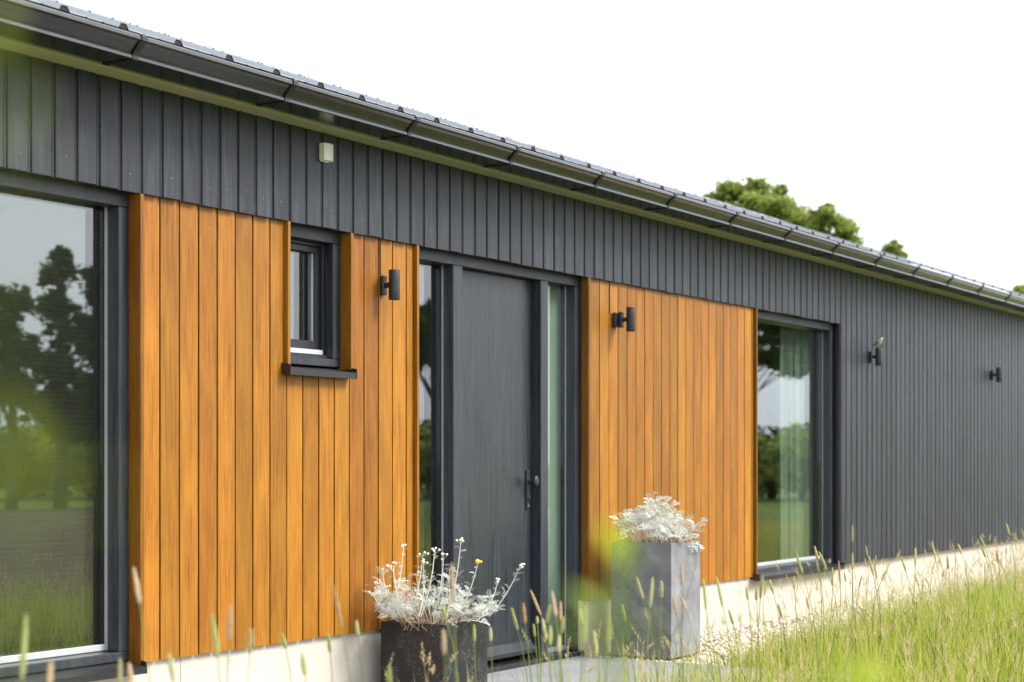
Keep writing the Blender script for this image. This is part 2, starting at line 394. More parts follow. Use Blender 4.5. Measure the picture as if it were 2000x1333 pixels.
m = MB(); pl_ = [(4.6, -2.3), (8.1, -2.35), (10.6, -4.3), (21, -14.3), (31, -25.2), (24, -28), (15, -18), (4.0, -8.0)]
m.add([(x_, y_, -.015 if x_ < 14 else -.045) for x_, y_ in pl_] + [(x_ * 1.0 + (.3 if x_ > 15 else -.3), y_ - .3, -.10) for x_, y_ in pl_], [tuple(range(8))] + [(i, (i + 1) % 8, 8 + (i + 1) % 8, 8 + i) for i in range(8)])
m.v = [(x_, y_, z_ + .15) if i_ < 8 else (x_, y_, z_) for i_, (x_, y_, z_) in enumerate(m.v)]
tag(m.build('soil_plot', M['earth']), kind='structure')
# gravel stones
def gravel(n, x0, x1):
    bm = bmesh.new(); bmesh.ops.create_icosphere(bm, subdivisions=1, radius=1)
    bv = np.array([v.co[:] for v in bm.verts]); bf = np.array([[v.index for v in f.verts] for f in bm.faces]); bm.free()
    xs = rng.uniform(x0, x1, n); ys = rng.uniform(-1.22, .02, n)
    sz = rng.uniform(.007, .019, n) * (1 + .6 * (rng.random(n) < .08))
    V = bv[None] * (1 + rng.normal(0, .13, (n, len(bv), 1)))
    V = V * (sz[:, None, None] * np.stack([rng.uniform(.8, 1.5, n), rng.uniform(.8, 1.3, n), rng.uniform(.45, .8, n)], 1)[:, None, :])
    a = rng.uniform(0, 6.28, n); ca, sa = np.cos(a)[:, None], np.sin(a)[:, None]
    X = V[..., 0] * ca - V[..., 1] * sa; Y = V[..., 0] * sa + V[..., 1] * ca
    Z = V[..., 2] + (rng.uniform(-.034, -.012, n))[:, None]
    P = np.stack([X + xs[:, None], Y + ys[:, None], Z], -1).reshape(-1, 3)
    F = (bf[None] + (np.arange(n) * len(bv))[:, None, None]).reshape(-1, 3)
    return P, F, np.repeat(rng.random(n), len(bv))
P, F, rn = gravel(23000, SLAB_X1 + .02, 21.5)
tag(put('gravel', np_mesh('gravel', P, F, M['gravel'], {'rnd': rn})), 'pale beige gravel strip along the foot of the house', 'gravel', kind='stuff')

# ------------------------------------------------------------------ house
HX0, HX1, HB = 1.0, 24.0, 9.6
ZB, ZT, ZS = .349, 2.424, 2.90           # cladding foot, top of the orange panels, soffit
house = tag(empty('house'), 'long low house clad in charcoal and orange timber boards with metal roof', 'house')

# openings: (x0, x1, z0, z1)
W1 = (4.885, 5.694, .36, 2.424); W2 = (6.744, 7.240, 1.727, 2.424); DR = (7.861, 9.775, 0.0, 2.424); W3 = (12.473, 14.252, .36, 2.424)
def wall_with_holes(mb, x0, x1, z0, z1, y0, y1, holes):
    xs = sorted({x0, x1, *[h[0] for h in holes], *[h[1] for h in holes]})
    for a, b in zip(xs, xs[1:]):
        hs_ = sorted([h for h in holes if h[0] <= a + 1e-6 and h[1] >= b - 1e-6], key=lambda h: h[2]); z = z0
        for h in hs_:
            if h[2] > z + 1e-4: mb.box(a, b, y0, y1, z, h[2])
            z = max(z, h[3])
        if z < z1 - 1e-4: mb.box(a, b, y0, y1, z, z1)
m = MB(); wall_with_holes(m, HX0, HX1, .34, 3.0, .055, .33, [(h[0] - .02, h[1] + .02, h[2] - .02, h[3] + .03) for h in (W1, W2, (DR[0] + .02, DR[1] - .02, .3, DR[3]), W3)])
cladding = m.build('wall', plain('black_breather_membrane', (.012, .012, .012), .9), house)

# grey boards -------------------------------------------------
PITCH = .12965
def grey_board_mesh(w, h):
    m = MB()
    pr = [(0, .045), (0, .012), (.003, .009), (.0125, .0085), (.0155, .0012), (.0175, 0), (w - .0105, 0), (w - .0085, .002), (w - .0085, .045)]
    m.prism_z(pr, 0, h); return m.mesh('board', M['grey'])
gb_short = grey_board_mesh(PITCH, ZS - ZT + .02); gb_long = grey_board_mesh(PITCH, ZS - ZB + .02)
x = W3[1] - PITCH * 102
k = 0
while x < HX1 - PITCH:
    full = x > W3[1] - .01 or x < 2.9
    z0 = (ZB if full else ZT)
    if x >= HX0:
        dz = random.uniform(-.0025, .0025)
        o = put('board', gb_long if full else gb_short, cladding, (x, random.uniform(-.0015, .0015), z0 + dz))
        o.scale = (1, 1, 1)
    x += PITCH; k += 1
# nail heads on the grey boards
m = MB(); x = W3[1] - PITCH * 102
while x < HX1 - PITCH:
    if x >= 4:
        zs = [ZT + .085 + random.uniform(-.006, .006)]
        if x > W3[1] - .01: zs = [ZB + .09, ZB + .72, ZB + 1.36, ZB + 1.98]
        for z in zs:
            if random.random() < .6:
                cx = x + PITCH * random.uniform(.45, .62); zz = z + random.uniform(-.014, .014); r = .0019
                m.add([(cx + r * math.cos(q * 1.047), -.0022, zz + r * math.sin(q * 1.047)) for q in range(6)], [tuple(range(6))])
    x += PITCH
tag(m.build('nail_heads', M['screw'], cladding), kind='stuff')

# orange panels -----------------------------------------------
OY = .025; OP = .1285
def orange_board_mesh(w, h):
    m = MB(); g = .0086
    m.prism_z([(.014, .055), (.014, .0045), (0, .0038), (0, .0018), (.0016, 0), (w - g - .0016, 0), (w - g, .0018), (w - g, .0038), (w - g - .012, .0045), (w - g - .012, .055)], 0, h)
    return m.mesh('board', M['orange'])
ob_cache = {}
def oboard(par, x, w, z0, z1):
    key = (round(w, 3), round(z1 - z0, 3))
    if key not in ob_cache: ob_cache[key] = orange_board_mesh(w, z1 - z0)
    put('board', ob_cache[key], par, (x, OY + random.uniform(-.001, .001), z0 + (random.uniform(-.002, .002) if z0 < 1 else 0)))
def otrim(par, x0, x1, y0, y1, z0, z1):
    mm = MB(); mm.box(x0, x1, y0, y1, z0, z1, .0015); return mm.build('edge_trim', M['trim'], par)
def orange_panel(x0, x1, joint, hole=None):
    # backing battens of the panel: the part that carries its boards
    b = MB(); hs_ = [(hole[0] - .024, hole[1] + .024, hole[2] - .07, ZT + .03)] if hole else []
    wall_with_holes(b, x0 + .03, x1 - .03, ZB + .03, ZT + .02, .082 - .03, .0825 - .028, hs_)
    par = b.build('orange_panel', M['black'], house)
    par['label'] = 'panel of warm orange oiled timber boards'
    xs = [x0 + .0225]; j = joint
    while j < x0 + .03: j += OP
    while j < x1 - .03: xs.append(j); j += OP
    xs.append(x1 - .0215 + .005)
    for a, b_ in zip(xs, xs[1:]):
        w = b_ - a
        if hole and b_ > hole[0] - .022 and a < hole[1] + .012:
            # boards cut round the small window
            if a < hole[0] - .03:       # notched board: full height beside the window, full width below it
                nb = MB(); w2 = hole[0] - .0225 - a; zc = hole[2] - .0405 - ZB; g_ = .0086; hh = ZT + .004 - ZB
                P2 = [(0, 0), (w - g_, 0), (w - g_, zc), (w2, zc), (w2, hh), (0, hh)]
                nb.add([(p, 0, q) for p, q in P2] + [(p, .055, q) for p, q in P2], [tuple(range(6)), tuple(range(11, 5, -1))] + [(i_, (i_ + 1) % 6, 6 + (i_ + 1) % 6, 6 + i_) for i_ in range(6)])
                put('board', nb.mesh('board', M['orange']), par, (a, OY, ZB))
            else: oboard(par, a, w, ZB, hole[2] - .0405)
        else: oboard(par, a, w, ZB, ZT + .004)
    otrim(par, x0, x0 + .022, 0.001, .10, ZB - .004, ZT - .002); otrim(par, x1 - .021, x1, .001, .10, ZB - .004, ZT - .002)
    if hole:
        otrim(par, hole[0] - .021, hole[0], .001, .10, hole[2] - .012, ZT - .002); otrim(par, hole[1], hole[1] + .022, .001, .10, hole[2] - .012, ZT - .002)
    # small screw heads
    n = MB()
    for a, b_ in zip(xs, xs[1:]):
        for z in (ZB + .06, ZB + .56, ZB + 1.1, ZT - .1):
            if hole and b_ > hole[0] - .03 and a < hole[1] + .03 and z > hole[2] - .1: continue
            cx = (a + b_) / 2 + random.uniform(-.01, .01); zz = z + random.uniform(-.008, .008); r = .002
            n.add([(cx + r * math.cos(q * 1.047), OY - .0018, zz + r * math.sin(q * 1.047)) for q in range(6)], [tuple(range(6))])
    tag(n.build('nail_heads', M['screw'], par), kind='stuff')
    return par
orange_panel(2.93, 4.885, 2.95)
orange_panel(5.694, 7.861, 5.848, W2)
orange_panel(9.775, 12.473, 9.842)

# plinth -------------------------------------------------------
m = MB(); m.box(HX0, DR[0], .075, .35, -.10, .352); m.box(DR[1], HX1, .075, .35, -.10, .352); plinth = m.build('plinth', M['plinth'], house)
px = [HX0, 2.6, 4.35, 6.005, DR[0] + .02]
for a, b in zip(px, px[1:]):
    mm = MB(); mm.box(a + .0015, b - .0015, .05, .0745, -.08, .3475, .0015); mm.build('plinth_panel', M['plinth'], plinth)
px = [DR[1] - .02, 12.2, 14.7, 17.2, 19.7, 22.2, HX1]
for a, b in zip(px, px[1:]):
    mm = MB(); mm.box(a + .0015, b - .0015, .05, .0745, -.08, .3475, .0015); mm.build('plinth_panel', M['plinth'], plinth)

# windows --------------------------------------------------------
FY = .068
def sill(par, x0, x1, z, front=-.03):
    mm = MB()
    mm.prism_x([(.075, z + .012), (.075, z + .009), (front + .003, z - .012), (front + .003, z - .036), (front + .018, z - .036), (front + .018, z - .0385), (front, z - .0385), (front, z - .008)], x0, x1)
    o = mm.build('sill', M['sill'], par)
    for xe in ((x0 - .004, x0), (x1, x1 + .004)):
        c = MB(); c.prism_x([(.075, z + .032), (front - .002, z + .012), (front - .002, z - .039), (front + .025, z - .039), (.075, z - .018)], *xe)
        c.build('sill_end_cap', M['sill'], par)
    return o
def bar(mb, x0, x1, y0, y1, z0, z1): mb.box(x0, x1, y0, y1, z0, z1, .003)
def window(x0, x1, z0, z1, label, sash=False):
    zt = z1 + .028; zh = 2.364
    f = MB()
    bar(f, x0 + .001, x0 + .064, FY, .22, z0 + .0415, zh - .0006); bar(f, x1 - .064, x1 - .001, FY, .22, z0 + .0415, zh - .0006)
    bar(f, x0 + .001, x1 - .001, FY, .22, zh, zt); bar(f, x0 + .001, x1 - .001, FY, .22, z0, z0 + .041)
    w = f.build('window', M['frame'], house); w['label'] = label
    a, b, c, d = x0 + .064, x1 - .064, z0 + .041, zh
    if not sash:
        mm = MB(); mm.box(a, a + .018, .137, .1455, c + .0345, d); mm.build('glazing_bead', M['alu'], w)
        mm = MB(); mm.box(b - .018, b, .137, .1455, c + .0345, d); mm.build('glazing_bead', M['alu'], w)
        mm = MB(); mm.box(a, b, .134, .1455, c + .006, c + .034, .002); mm.build('glazing_bead', M['alu'], w)
        mm = MB(); mm.prism_x([(.09, c - .002), (.135, c + .004), (.135, c - .002)], a, b); mm.build('drain_profile', M['sill'], w)
        mm = MB(); mm.box(a + .0185, a + .021, .138, .1455, c + .035, d); mm.build('gasket', M['rubber'], w)
        mm = MB(); mm.box(b - .021, b - .0185, .138, .1455, c + .035, d); mm.build('gasket', M['rubber'], w)
        mm = MB(); mm.box(a + .005, b - .005, .146, .170, c + .008, d - .002); mm.build('pane', M['glass'], w)
    else:
        # opening sash set back in the frame
        for (p, q) in ((.0, .018), (.018, .05)):
            fr = MB(); y0 = .122 if p == 0 else .142; mt = M['frame2']
            fr.box(a + p, a + q, y0, .2, c + p + .03, d - p, .002); fr.box(b - q, b - p, y0, .2, c + p + .03, d - p, .002)
            fr.box(a + q, b - q, y0 + .001, .2, d - q, d - p, .002); fr.box(a + q, b - q, y0 + .001, .2, c + p + .03, c + q + .03 + p * .7, .002)
            fr.build('sash', mt, w)
        mm = MB(); mm.box(a + .001, b - .02, .118, .14, c + .022, c + .046, .001); mm.build('glazing_bead', M['alu'], w)
        mm = MB(); mm.box(a, b, .10, .2, c, c + .02, .003); mm.build('bottom_rail', M['frame2'], w)
        mm = MB(); mm.box(b - .0585, b - .0505, .158, .17, c + .092, d - .05); mm.build('glazing_bead', M['alu'], w)
        mm = MB(); mm.box(a + .048, b - .048, .172, .19, c + .08, d - .048); mm.build('pane', M['glass'], w)
    return w
w1 = window(*W1, 'tall dark framed window with a pleated blind behind the glass'); sill(w1, W1[0] - .03, W1[1] + .002, .346)
w2 = window(*W2, 'small dark framed window high in the orange panel', True); sill(w2, 6.706, 7.244, 1.705)
w3 = window(*W3, 'large dark framed window with a pale curtain behind the glass'); sill(w3, W3[0] - .03, W3[1] + .004, .356)

# door set ---------------------------------------------------------
zh = 2.364
f = MB()
bar(f, DR[0] + .001, DR[1] - .001, FY, .22, zh, ZT + .028)
for a, b in ((DR[0] + .001, 7.922), (8.301, 8.398), (9.286, 9.374), (9.722, DR[1] - .001)): bar(f, a, b, FY, .22, .03, zh - .0006)
door = f.build('front_door', M['frame'], house); door['label'] = 'charcoal front door between two narrow glazed sidelights'
mm = MB(); mm.box(DR[0] + .001, DR[1] - .001, .03, .24, -.045, .0295, .003); mm.build('threshold', M['sill'], door)
mm = MB(); mm.box(8.401, 9.283, .132, .19, .075, zh - .003, .002); mm.build('door_leaf', M['door'], door)
mm = MB(); mm.prism_x([(.132, .135), (.127, .135), (.088, .085), (.088, .062), (.132, .062)], 8.44, 9.272); mm.build('weather_bar', M['frame2'], door)
for a, b in ((7.922, 8.301), (9.374, 9.722)):
    for p, q in ((a, a + .016), (b - .017, b)):
        mm = MB(); mm.box(p, q, .137, .1455, .066, zh); mm.build('glazing_bead', M['alu'], door)
    mm = MB(); mm.box(a, b, .132, .1455, .032, .062, .002); mm.build('glazing_bead', M['alu'], door)
    mm = MB(); mm.box(b - .020, b - .0175, .138, .1455, .064, zh); mm.build('gasket', M['rubber'], door)
    mm = MB(); mm.box(a + .005, b - .005, .146, .170, .05, zh - .002); mm.build('pane', M['glass'], door)
def lathe(mb, c, axis, prof, k=20):      # prof: (distance along axis, radius)
    ax = Vector(axis).normalized(); a = ax.orthogonal().normalized(); b = ax.cross(a); vs = []
    for d, r in prof:
        for j in range(k):
            t = 2 * math.pi * j / k; vs.append(Vector(c) + ax * d + (a * math.cos(t) + b * math.sin(t)) * r)
    n = len(prof)
    return mb.add(vs, [(i * k + j, i * k + (j + 1) % k, (i + 1) * k + (j + 1) % k, (i + 1) * k + j) for i in range(n - 1) for j in range(k)] + [tuple(range(k - 1, -1, -1)), tuple(range((n - 1) * k, n * k))])
mm = MB(); mm.box(9.205, 9.243, .119, .1325, .945, 1.19, .005); mm.build('handle_plate', M['black'], door)
mm = MB(); lathe(mm, (9.224, .12, 1.118), (0, -1, 0), [(0, .016), (.006, .013), (.03, .011), (.036, .020), (.046, .027), (.058, .027), (.064, .020), (.065, .008)])
mm.v = [(x_, y_, 1.118 + (z_ - 1.118) * 1.25) for x_, y_, z_ in mm.v]
mm.build('door_knob', M['rubber'], door, True)
mm = MB(); lathe(mm, (9.224, .12, 1.012), (0, -1, 0), [(0, .015), (.007, .0145), (.008, .009), (.011, .0085)]); mm.build('lock_cylinder', M['bracket'], door, True)
mm = MB(); lathe(mm, (9.224, .12, .968), (0, -1, 0), [(0, .006), (.002, .004)], 10); mm.build('plate_screw', M['screw'], door)

# fascia, soffit, gutter ------------------------------------------
fx = [HX0 - .15, 2.12, 6.117, 10.115, 14.11, 18.11, 22.1, HX1 + .15]
m = MB(); m.box(HX0 - .1, HX1 + .1, -.105, .05, 2.918, 3.0); eaves = m.build('eaves', M['black'], house)
for a, b in zip(fx, fx[1:]):
    mm = MB(); mm.prism_x([(-.130, 2.9005), (-.130, 3.02), (-.106, 3.02), (-.106, 2.917), (.052, 2.917), (.052, 2.9015), (-.127, 2.8985)], a + .0008, b - .0008)
    mm.build('fascia_board', M['fascia'], eaves)
GP_out = [(-.134, 2.990), (-.134, 2.912), (-.140, 2.906), (-.300, 2.906), (-.3105, 2.9075), (-.3085, 2.9195), (-.3045, 2.924), (-.307, 2.934), (-.334, 2.962), (-.347, 2.972), (-.362, 2.977), (-.3595, 2.9925), (-.355, 2.996), (-.348, 2.996)]
GP_in = [(-.347, 2.984), (-.335, 2.974), (-.302, 2.940), (-.298, 2.912), (-.142, 2.912), (-.1385, 2.915), (-.1385, 2.990)]
m = MB(); m.prism_x(GP_out + GP_in, HX0 - .15, HX1 + .15); gutter = m.build('gutter', M['gutter'], house)
def offset_prof(pr, d):
    out = []
    for i, p in enumerate(pr):
        a = Vector(pr[max(i - 1, 0)]); b = Vector(pr[min(i + 1, len(pr) - 1)]); t = (b - a).normalized(); n = Vector((-t.y, t.x))
        out.append((p[0] - n.x * d, p[1] - n.y * d))
    return out
bp = [(-.1345, 2.925), (-.140, 2.906), (-.300, 2.906), (-.3085, 2.9065), (-.3085, 2.9205), (-.313, 2.934), (-.338, 2.962), (-.352, 2.974), (-.361, 2.977), (-.361, 2.9935), (-.357, 2.9965), (-.345, 2.9965)]
def off(pr, d):
    c = Vector((-.23, 2.96)); out = []
    for i, p in enumerate(pr):
        a = Vector(pr[max(i - 1, 0)]); b = Vector(pr[min(i + 1, len(pr) - 1)]); t = (b - a).normalized(); n = Vector((t.y, -t.x))
        if n.dot(Vector(p) - c) < 0: n = -n
        out.append((p[0] + n.x * d, p[1] + n.y * d))
    return out
mm = MB(); mm.prism_x(off(bp, .0045) + off(bp, .0008)[::-1], -.016, .016, caps=True)
brk = mm.mesh('gutter_bracket', M['bracket'])
for i in range(-4, 18): put('gutter_bracket', brk, gutter, (5.335 + .9925 * i, 0, 0))

# roof ---------------------------------------------------------------
PIT = math.tan(R(19.55)); EY, EZ, RY = -.285, 3.028, 4.75
RP = .3305; RX0 = 4.963 - RP * 12
def roof_profile(n):     # over n pitches: (x, height)
    out = []
    for i in range(n):
        b = i * RP
        out += [(b - .030, 0), (b - .0155, .0215), (b + .0155, .0215), (b + .030, 0), (b + .112, 0), (b + .117, .0025), (b + .123, .0025), (b + .128, 0), (b + .205, 0), (b + .21, .0025), (b + .216, .0025), (b + .221, 0)]
    out.append((n * RP - .030, 0)); return out
def sheet_mesh(n, y0, y1, sgn=1):
    pr = roof_profile(n); vs = []; k = len(pr)
    ys = [y0, y1]
    for y in ys:
        for lift in (0, -.0009):
            for x, h in pr: vs.append((x, y, EZ + (abs(y - EY) if sgn > 0 else (2 * RY - EY - y - EY + EY)) * 0 + ((y - EY) * PIT if sgn > 0 else (RY - EY) * PIT - (y - RY) * PIT) + h + lift))
    fs = []
    for i in range(k - 1):
        fs.append((i, i + 1, 2 * k + i + 1, 2 * k + i)); fs.append((k + i, 3 * k + i, 3 * k + i + 1, k + i + 1)); fs.append((i, k + i, k + i + 1, i + 1))
    me = bpy.data.meshes.new('roof_sheet'); me.from_pydata(vs, [], fs); me.materials.append(M['roof']); me.update(); return me
m = MB()   # roof deck under the sheets
m.prism_x([(EY + .06, EZ + .02 - .03), (RY, EZ + (RY - EY) * PIT - .025), (2 * RY - EY - .06, EZ - .01), (2 * RY - EY - .06, EZ - .10), (RY, EZ + (RY - EY) * PIT - .12), (EY + .06, EZ - .10)], HX0 - .1, HX1 + .1)
roof = m.build('roof', M['bracket'], house)
sm = sheet_mesh(3, EY, RY - .01); smb = sheet_mesh(3, RY + .01, 2 * RY - EY, -1)
nsh = 24
for i in range(nsh):
    put('roof_sheet', sm, roof, (RX0 + i * 3 * RP, 0, (i % 2) * .0014)); put('roof_sheet', smb, roof, (RX0 + i * 3 * RP, 0, (i % 2) * .0014))
mm = MB(); zr = EZ + (RY - EY) * PIT
mm.prism_x([(RY - .14, zr - .14 * PIT + .026), (RY, zr + .035), (RY + .14, zr - .14 * PIT + .026), (RY + .14, zr - .14 * PIT + .023), (RY, zr + .031), (RY - .14, zr - .14 * PIT + .023)], HX0 - .15, HX1 + .15)
mm.build('ridge_cap', M['roof'], roof)
mm = MB(); pr = [(-.0285, .0), (-.0148, .0205), (.0148, .0205), (.0285, .0)]
mm.add([(x, EY + .004, EZ + h) for x, h in pr] + [(x, EY + .05, EZ + h + .046 * PIT) for x, h in pr], [(0, 1, 2, 3), (7, 6, 5, 4), (0, 4, 5, 1), (1, 5, 6, 2), (2, 6, 7, 3), (3, 7, 4, 0)])
cl = mm.mesh('rib_closure', M['foam'])
for i in range(nsh * 3): put('rib_closure', cl, roof, (RX0 + i * RP, 0, 0))
mm = MB()
for i in range(nsh * 3):
    for yy in (.10, .9, 1.9, 2.9, 3.9):
        for dx in (.0,) if yy > .2 else (.0, .16):
            h = .0215 if dx == 0 else .0
            z = EZ + (yy - EY) * PIT + h
            lathe(mm, (RX0 + i * RP + dx, yy, z), (0, -.33, .94), [(0, .012), (.003, .011), (.0035, .006), (.010, .0055), (.012, .002)], 6)
tag(mm.build('roof_screws', M['roof'], roof), kind='stuff')

# house ends and back, interior -----------------------------------------
for nm, xe in (('end_wall', HX0), ('end_wall', HX1)):
    mm = MB(); xa, xb = (xe - .02, xe + .12) if xe == HX0 else (xe - .12, xe + .02)
    mm.prism_x([(.34, .34), (HB - .1, .34), (HB - .1, 3.0), (RY, zr - .15), (.34, 2.98)], xa, xb); mm.build(nm, M['grey'], house)
mm = MB(); mm.box(HX0, HX1, HB - .3, HB - .1, -.1, 3.0); mm.build('back_wall', M['grey'], house)
mm = MB(); mm.box(HX0 + .1, HX1 - .1, .36, 5.0, -.03, .012); mm.build('interior_floor', M['floor'], house)
mm = MB(); mm.box(HX0 + .1, HX1 - .1, .34, 5.0, 2.56, 2.6); mm.build('interior_ceiling', M['interior'], house)
mm = MB(); mm.box(HX0 + .1, HX1 - .1, 4.6, 4.7, .013, 2.559); mm.build('interior_wall', M['interior'], house)
for xp in (6.2, 7.6, 10.6, 16.5):
    mm = MB(); mm.box(xp - .05, xp + .05, .34, 4.6, .013, 2.559); mm.build('interior_wall', M['interior'], house)

# pleated blind behind the left window
m = MB(); n = 180; z0, z1 = .42, 2.40; vs = []
for i in range(n + 1):
    z = z0 + (z1 - z0) * i / n; y = .184 + (.0013 if i % 2 else 0)
    vs += [(4.96, y, z), (5.606, y, z)]
m.add(vs, [(2 * i, 2 * i + 1, 2 * i + 3, 2 * i + 2) for i in range(n)])
bl = m.build('pleated_blind', M['blind']); tag(bl, 'taupe pleated blind drawn down behind the tall left window', 'blind')
m = MB()
for i in range(0, n, 2):
    z = z0 + (z1 - z0) * (i + .5) / n
    m.add([(5.606, .183, z - .0045), (5.612, .185, z - .002), (5.612, .185, z + .002), (5.606, .183, z + .0045)], [(0, 1, 2, 3)])
m.build('pleat_edge', M['blindedge'], bl)
def curtain(x0, x1, y, z0, z1, folds, amp, label):
    m = MB(); n = folds * 8; vs = []
    for j, z in enumerate(np.linspace(z0, z1, 6)):
        for i in range(n + 1):
            k = i / n; ph = k * folds * 2 * math.pi
            vs.append((x0 + (x1 - x0) * k + .01 * math.sin(ph * 1.7 + z), y + amp * math.sin(ph + .4 * math.sin(z * 1.3)) + .3 * amp * math.sin(ph * 2.3 + 1), z))
    m.add(vs, [(j * (n + 1) + i, j * (n + 1) + i + 1, (j + 1) * (n + 1) + i + 1, (j + 1) * (n + 1) + i) for j in range(5) for i in range(n)])
    return tag(m.build('curtain', M['curtain'], None, True), label, 'curtain')
curtain(13.54, 14.24, .252, .05, 2.52, 6, .018, 'sheer white curtain gathered behind the large right window')
mm = MB(); mm.box(9.378, 9.718, .176, .1775, .04, 2.362); mm.build('privacy_film', M['film'], door)

# ------------------------------------------------------------------ wall lamps, sensor
def wall_lamp(x, wall_y, label, box=False, cable=True):
    r = empty('wall_lamp', (x, wall_y, 2.176)); tag(r, label, 'wall lamp', 'black up and down wall lamps')
    y = 0
    if box:
        m = MB(); m.box(-.048, .022, -.032, -.001, -.05, .046, .005); m.build('junction_box', M['black'], r); y = -.032
    m = MB(); m.box(-.019, .019, y - .026, y - .001, -.052, .052, .005); pl = m.build('mounting_plate', M['black'], r)
    for z in (-.040, .040):
        m = MB(); lathe(m, (0, y - .026, z), (0, -1, 0), [(-.001, .005), (.001, .005), (.0015, .002)], 10); m.build('screw_head', M['rubber'], pl)
    m = MB(); m.box(-.0085, .0085, y - .062, y - .024, -.014, .014, .003); m.build('arm', M['black'], r)
    yc = y - .026 - .033 - .025
    m = MB(); lathe(m, (0, yc, -.079), (0, 0, 1), [(.003, .024), (0, .0265), (0, .0292), (.0015, .0297), (.058, .0297), (.0583, .0291), (.0592, .0291), (.0595, .0297), (.0985, .0297), (.0988, .0291), (.0997, .0291), (.1, .0297), (.1565, .0297), (.158, .0292), (.158, .0265), (.155, .024)], 28)
    t = m.build('lamp_tube', M['black'], r, True)
    for z in (-.0745, .0745):
        m = MB(); lathe(m, (0, yc, z), (0, 0, 1), [(-.0008, .0235), (.0008, .0235)], 20); m.build('lens', M['frame2'], t)
    if cable:
        m = MB()
        if box: pts = [(-.036, -.017, .02), (-.06, -.016, .018), (-.078, -.008, .025), (-.083, -.003, .045), (-.083, -.003, .16), (-.081, -.004, .225), (-.076, .002, .252)]
        else: pts = [(-.012, -.006, .05), (-.014, -.004, .07), (-.013, -.003, .15), (-.015, -.004, .21), (-.011, -.003, .235), (-.006, .004, .252)]
        m.tube(pts, .0032, 8); m.build('cable', M['rubber'], r, True)
    return r
wall_lamp(7.540, OY, 'black cylinder wall lamp on orange boards left of the front door')
wall_lamp(10.180, OY, 'black cylinder wall lamp with junction box on orange boards right of the door', True)
lamp3 = wall_lamp(14.97, 0, 'black cylinder wall lamp on charcoal boards with a bird perched on top', False, False)
wall_lamp(18.77, 0, 'small far black wall lamp on charcoal boards, rightmost in view', False, False)

# weather sensor: box with a curved front
m = MB(); n = 8
pr = [(-.038, 0), (-.038, -.030)] + [(-.038 + .076 * i / n, -.030 - .010 * math.sin(math.pi * i / n)) for i in range(1, n)] + [(.038, -.030), (.038, 0)]
m.prism_z(pr, -.043, .043); sn = m.build('outdoor_sensor', M['white'], None, False, (7.010, 0, 2.800))
tag(sn, 'small cream white sensor box high on the charcoal boards', 'sensor')
m = MB(); m.box(-.034, .034, -.006, .0, -.047, .047, .002); m.build('back_plate', M['white'], sn)

# ------------------------------------------------------------------ bird
def bird(loc, rz):
    r = empty('bird', loc, rz)
    tag(r, 'small yellow breasted bird with black head perched on a wall lamp', 'bird')
    spine = [(-.030, .030, .006, .007), (-.022, .034, .014, .016), (-.010, .043, .021, .023), (.004, .054, .0235, .026), (.016, .066, .0215, .022), (.024, .076, .017, .017), (.031, .086, .0165, .0165), (.037, .092, .0135, .0135), (.042, .0935, .007, .007), (.0445, .0935, .002, .002)]
    k = 14; vs = []; m = MB()
    for i, (x, z, rw, rh) in enumerate(spine):
        a = spine[max(i - 1, 0)]; b = spine[min(i + 1, len(spine) - 1)]
        d = Vector((b[0] - a[0], 0, b[1] - a[1])).normalized(); up = Vector((-d.z, 0, d.x))
        for j in range(k):
            t = 2 * math.pi * j / k; vs.append(Vector((x, 0, z)) + up * rh * math.cos(t) + Vector((0, rw, 0)) * math.sin(t))
    fs = [(i * k + j, i * k + (j + 1) % k, (i + 1) * k + (j + 1) % k, (i + 1) * k + j) for i in range(len(spine) - 1) for j in range(k)]
    m.add(vs, fs + [tuple(range(k)), tuple(range((len(spine) - 1) * k, len(spine) * k))])
    m.m = []
    for q in m.f:
        c = sum((Vector(m.v[i]) for i in q), Vector()) / len(q)
        if c.x > .026: mi = 2 if (abs(c.y) > .009 and c.z < .091 and c.z > .078) else 1
        elif abs(c.y) < .0045 and c.z < .07 - .0 and c.x > -.01 and c.z < .05 + c.x: mi = 1
        elif c.z < .046 + c.x * .85: mi = 0
        else: mi = 3
        m.m.append(mi)
    m.build('body', [M['birdyellow'], M['birdblack'], M['birdwhite'], M['birdgreen']], r, True)
    m = MB(); m.tube([(.0435, 0, .0935), (.0475, 0, .0928), (.0525, 0, .0918)], [.0026, .0018, .0004], 6); m.build('beak', M['birdblack'], r)
    m = MB(); m.tube([(-.026, 0, .033), (-.045, 0, .024), (-.072, 0, .012)], [.007, .0065, .006], 8); m.v = [(x, y * 1.2, z0_) for x, y, z0_ in m.v]; m.build('tail', M['birdblack'], r)
    for s in (-1, 1):
        m = MB(); m.tube([(.012, s * .021, .066), (-.005, s * .0245, .053), (-.028, s * .017, .040), (-.048, s * .008, .028)], [.004, .010, .007, .001], 8)
        m.v = [(x, s * (abs(y) * .9 + .002), z_) for x, y, z_ in m.v]; m.build('wing', M['birdgreen'], r, True)
        m = MB(); m.tube([(.002, s * .008, .036), (.008, s * .008, .016), (.010, s * .008, .002), (.019, s * .009, .001)], [.003, .0014, .0012, .0008], 6); m.build('leg', M['birdblack'], r)
        m = MB(); lathe(m, (.0335, s * .0128, .0895), (0, s, .2), [(0, .0022), (.0014, .001)], 8); m.build('eye', M['birdblack'], r)
    return r
bird((14.97, -.084, 2.176 + .080), R(-22))

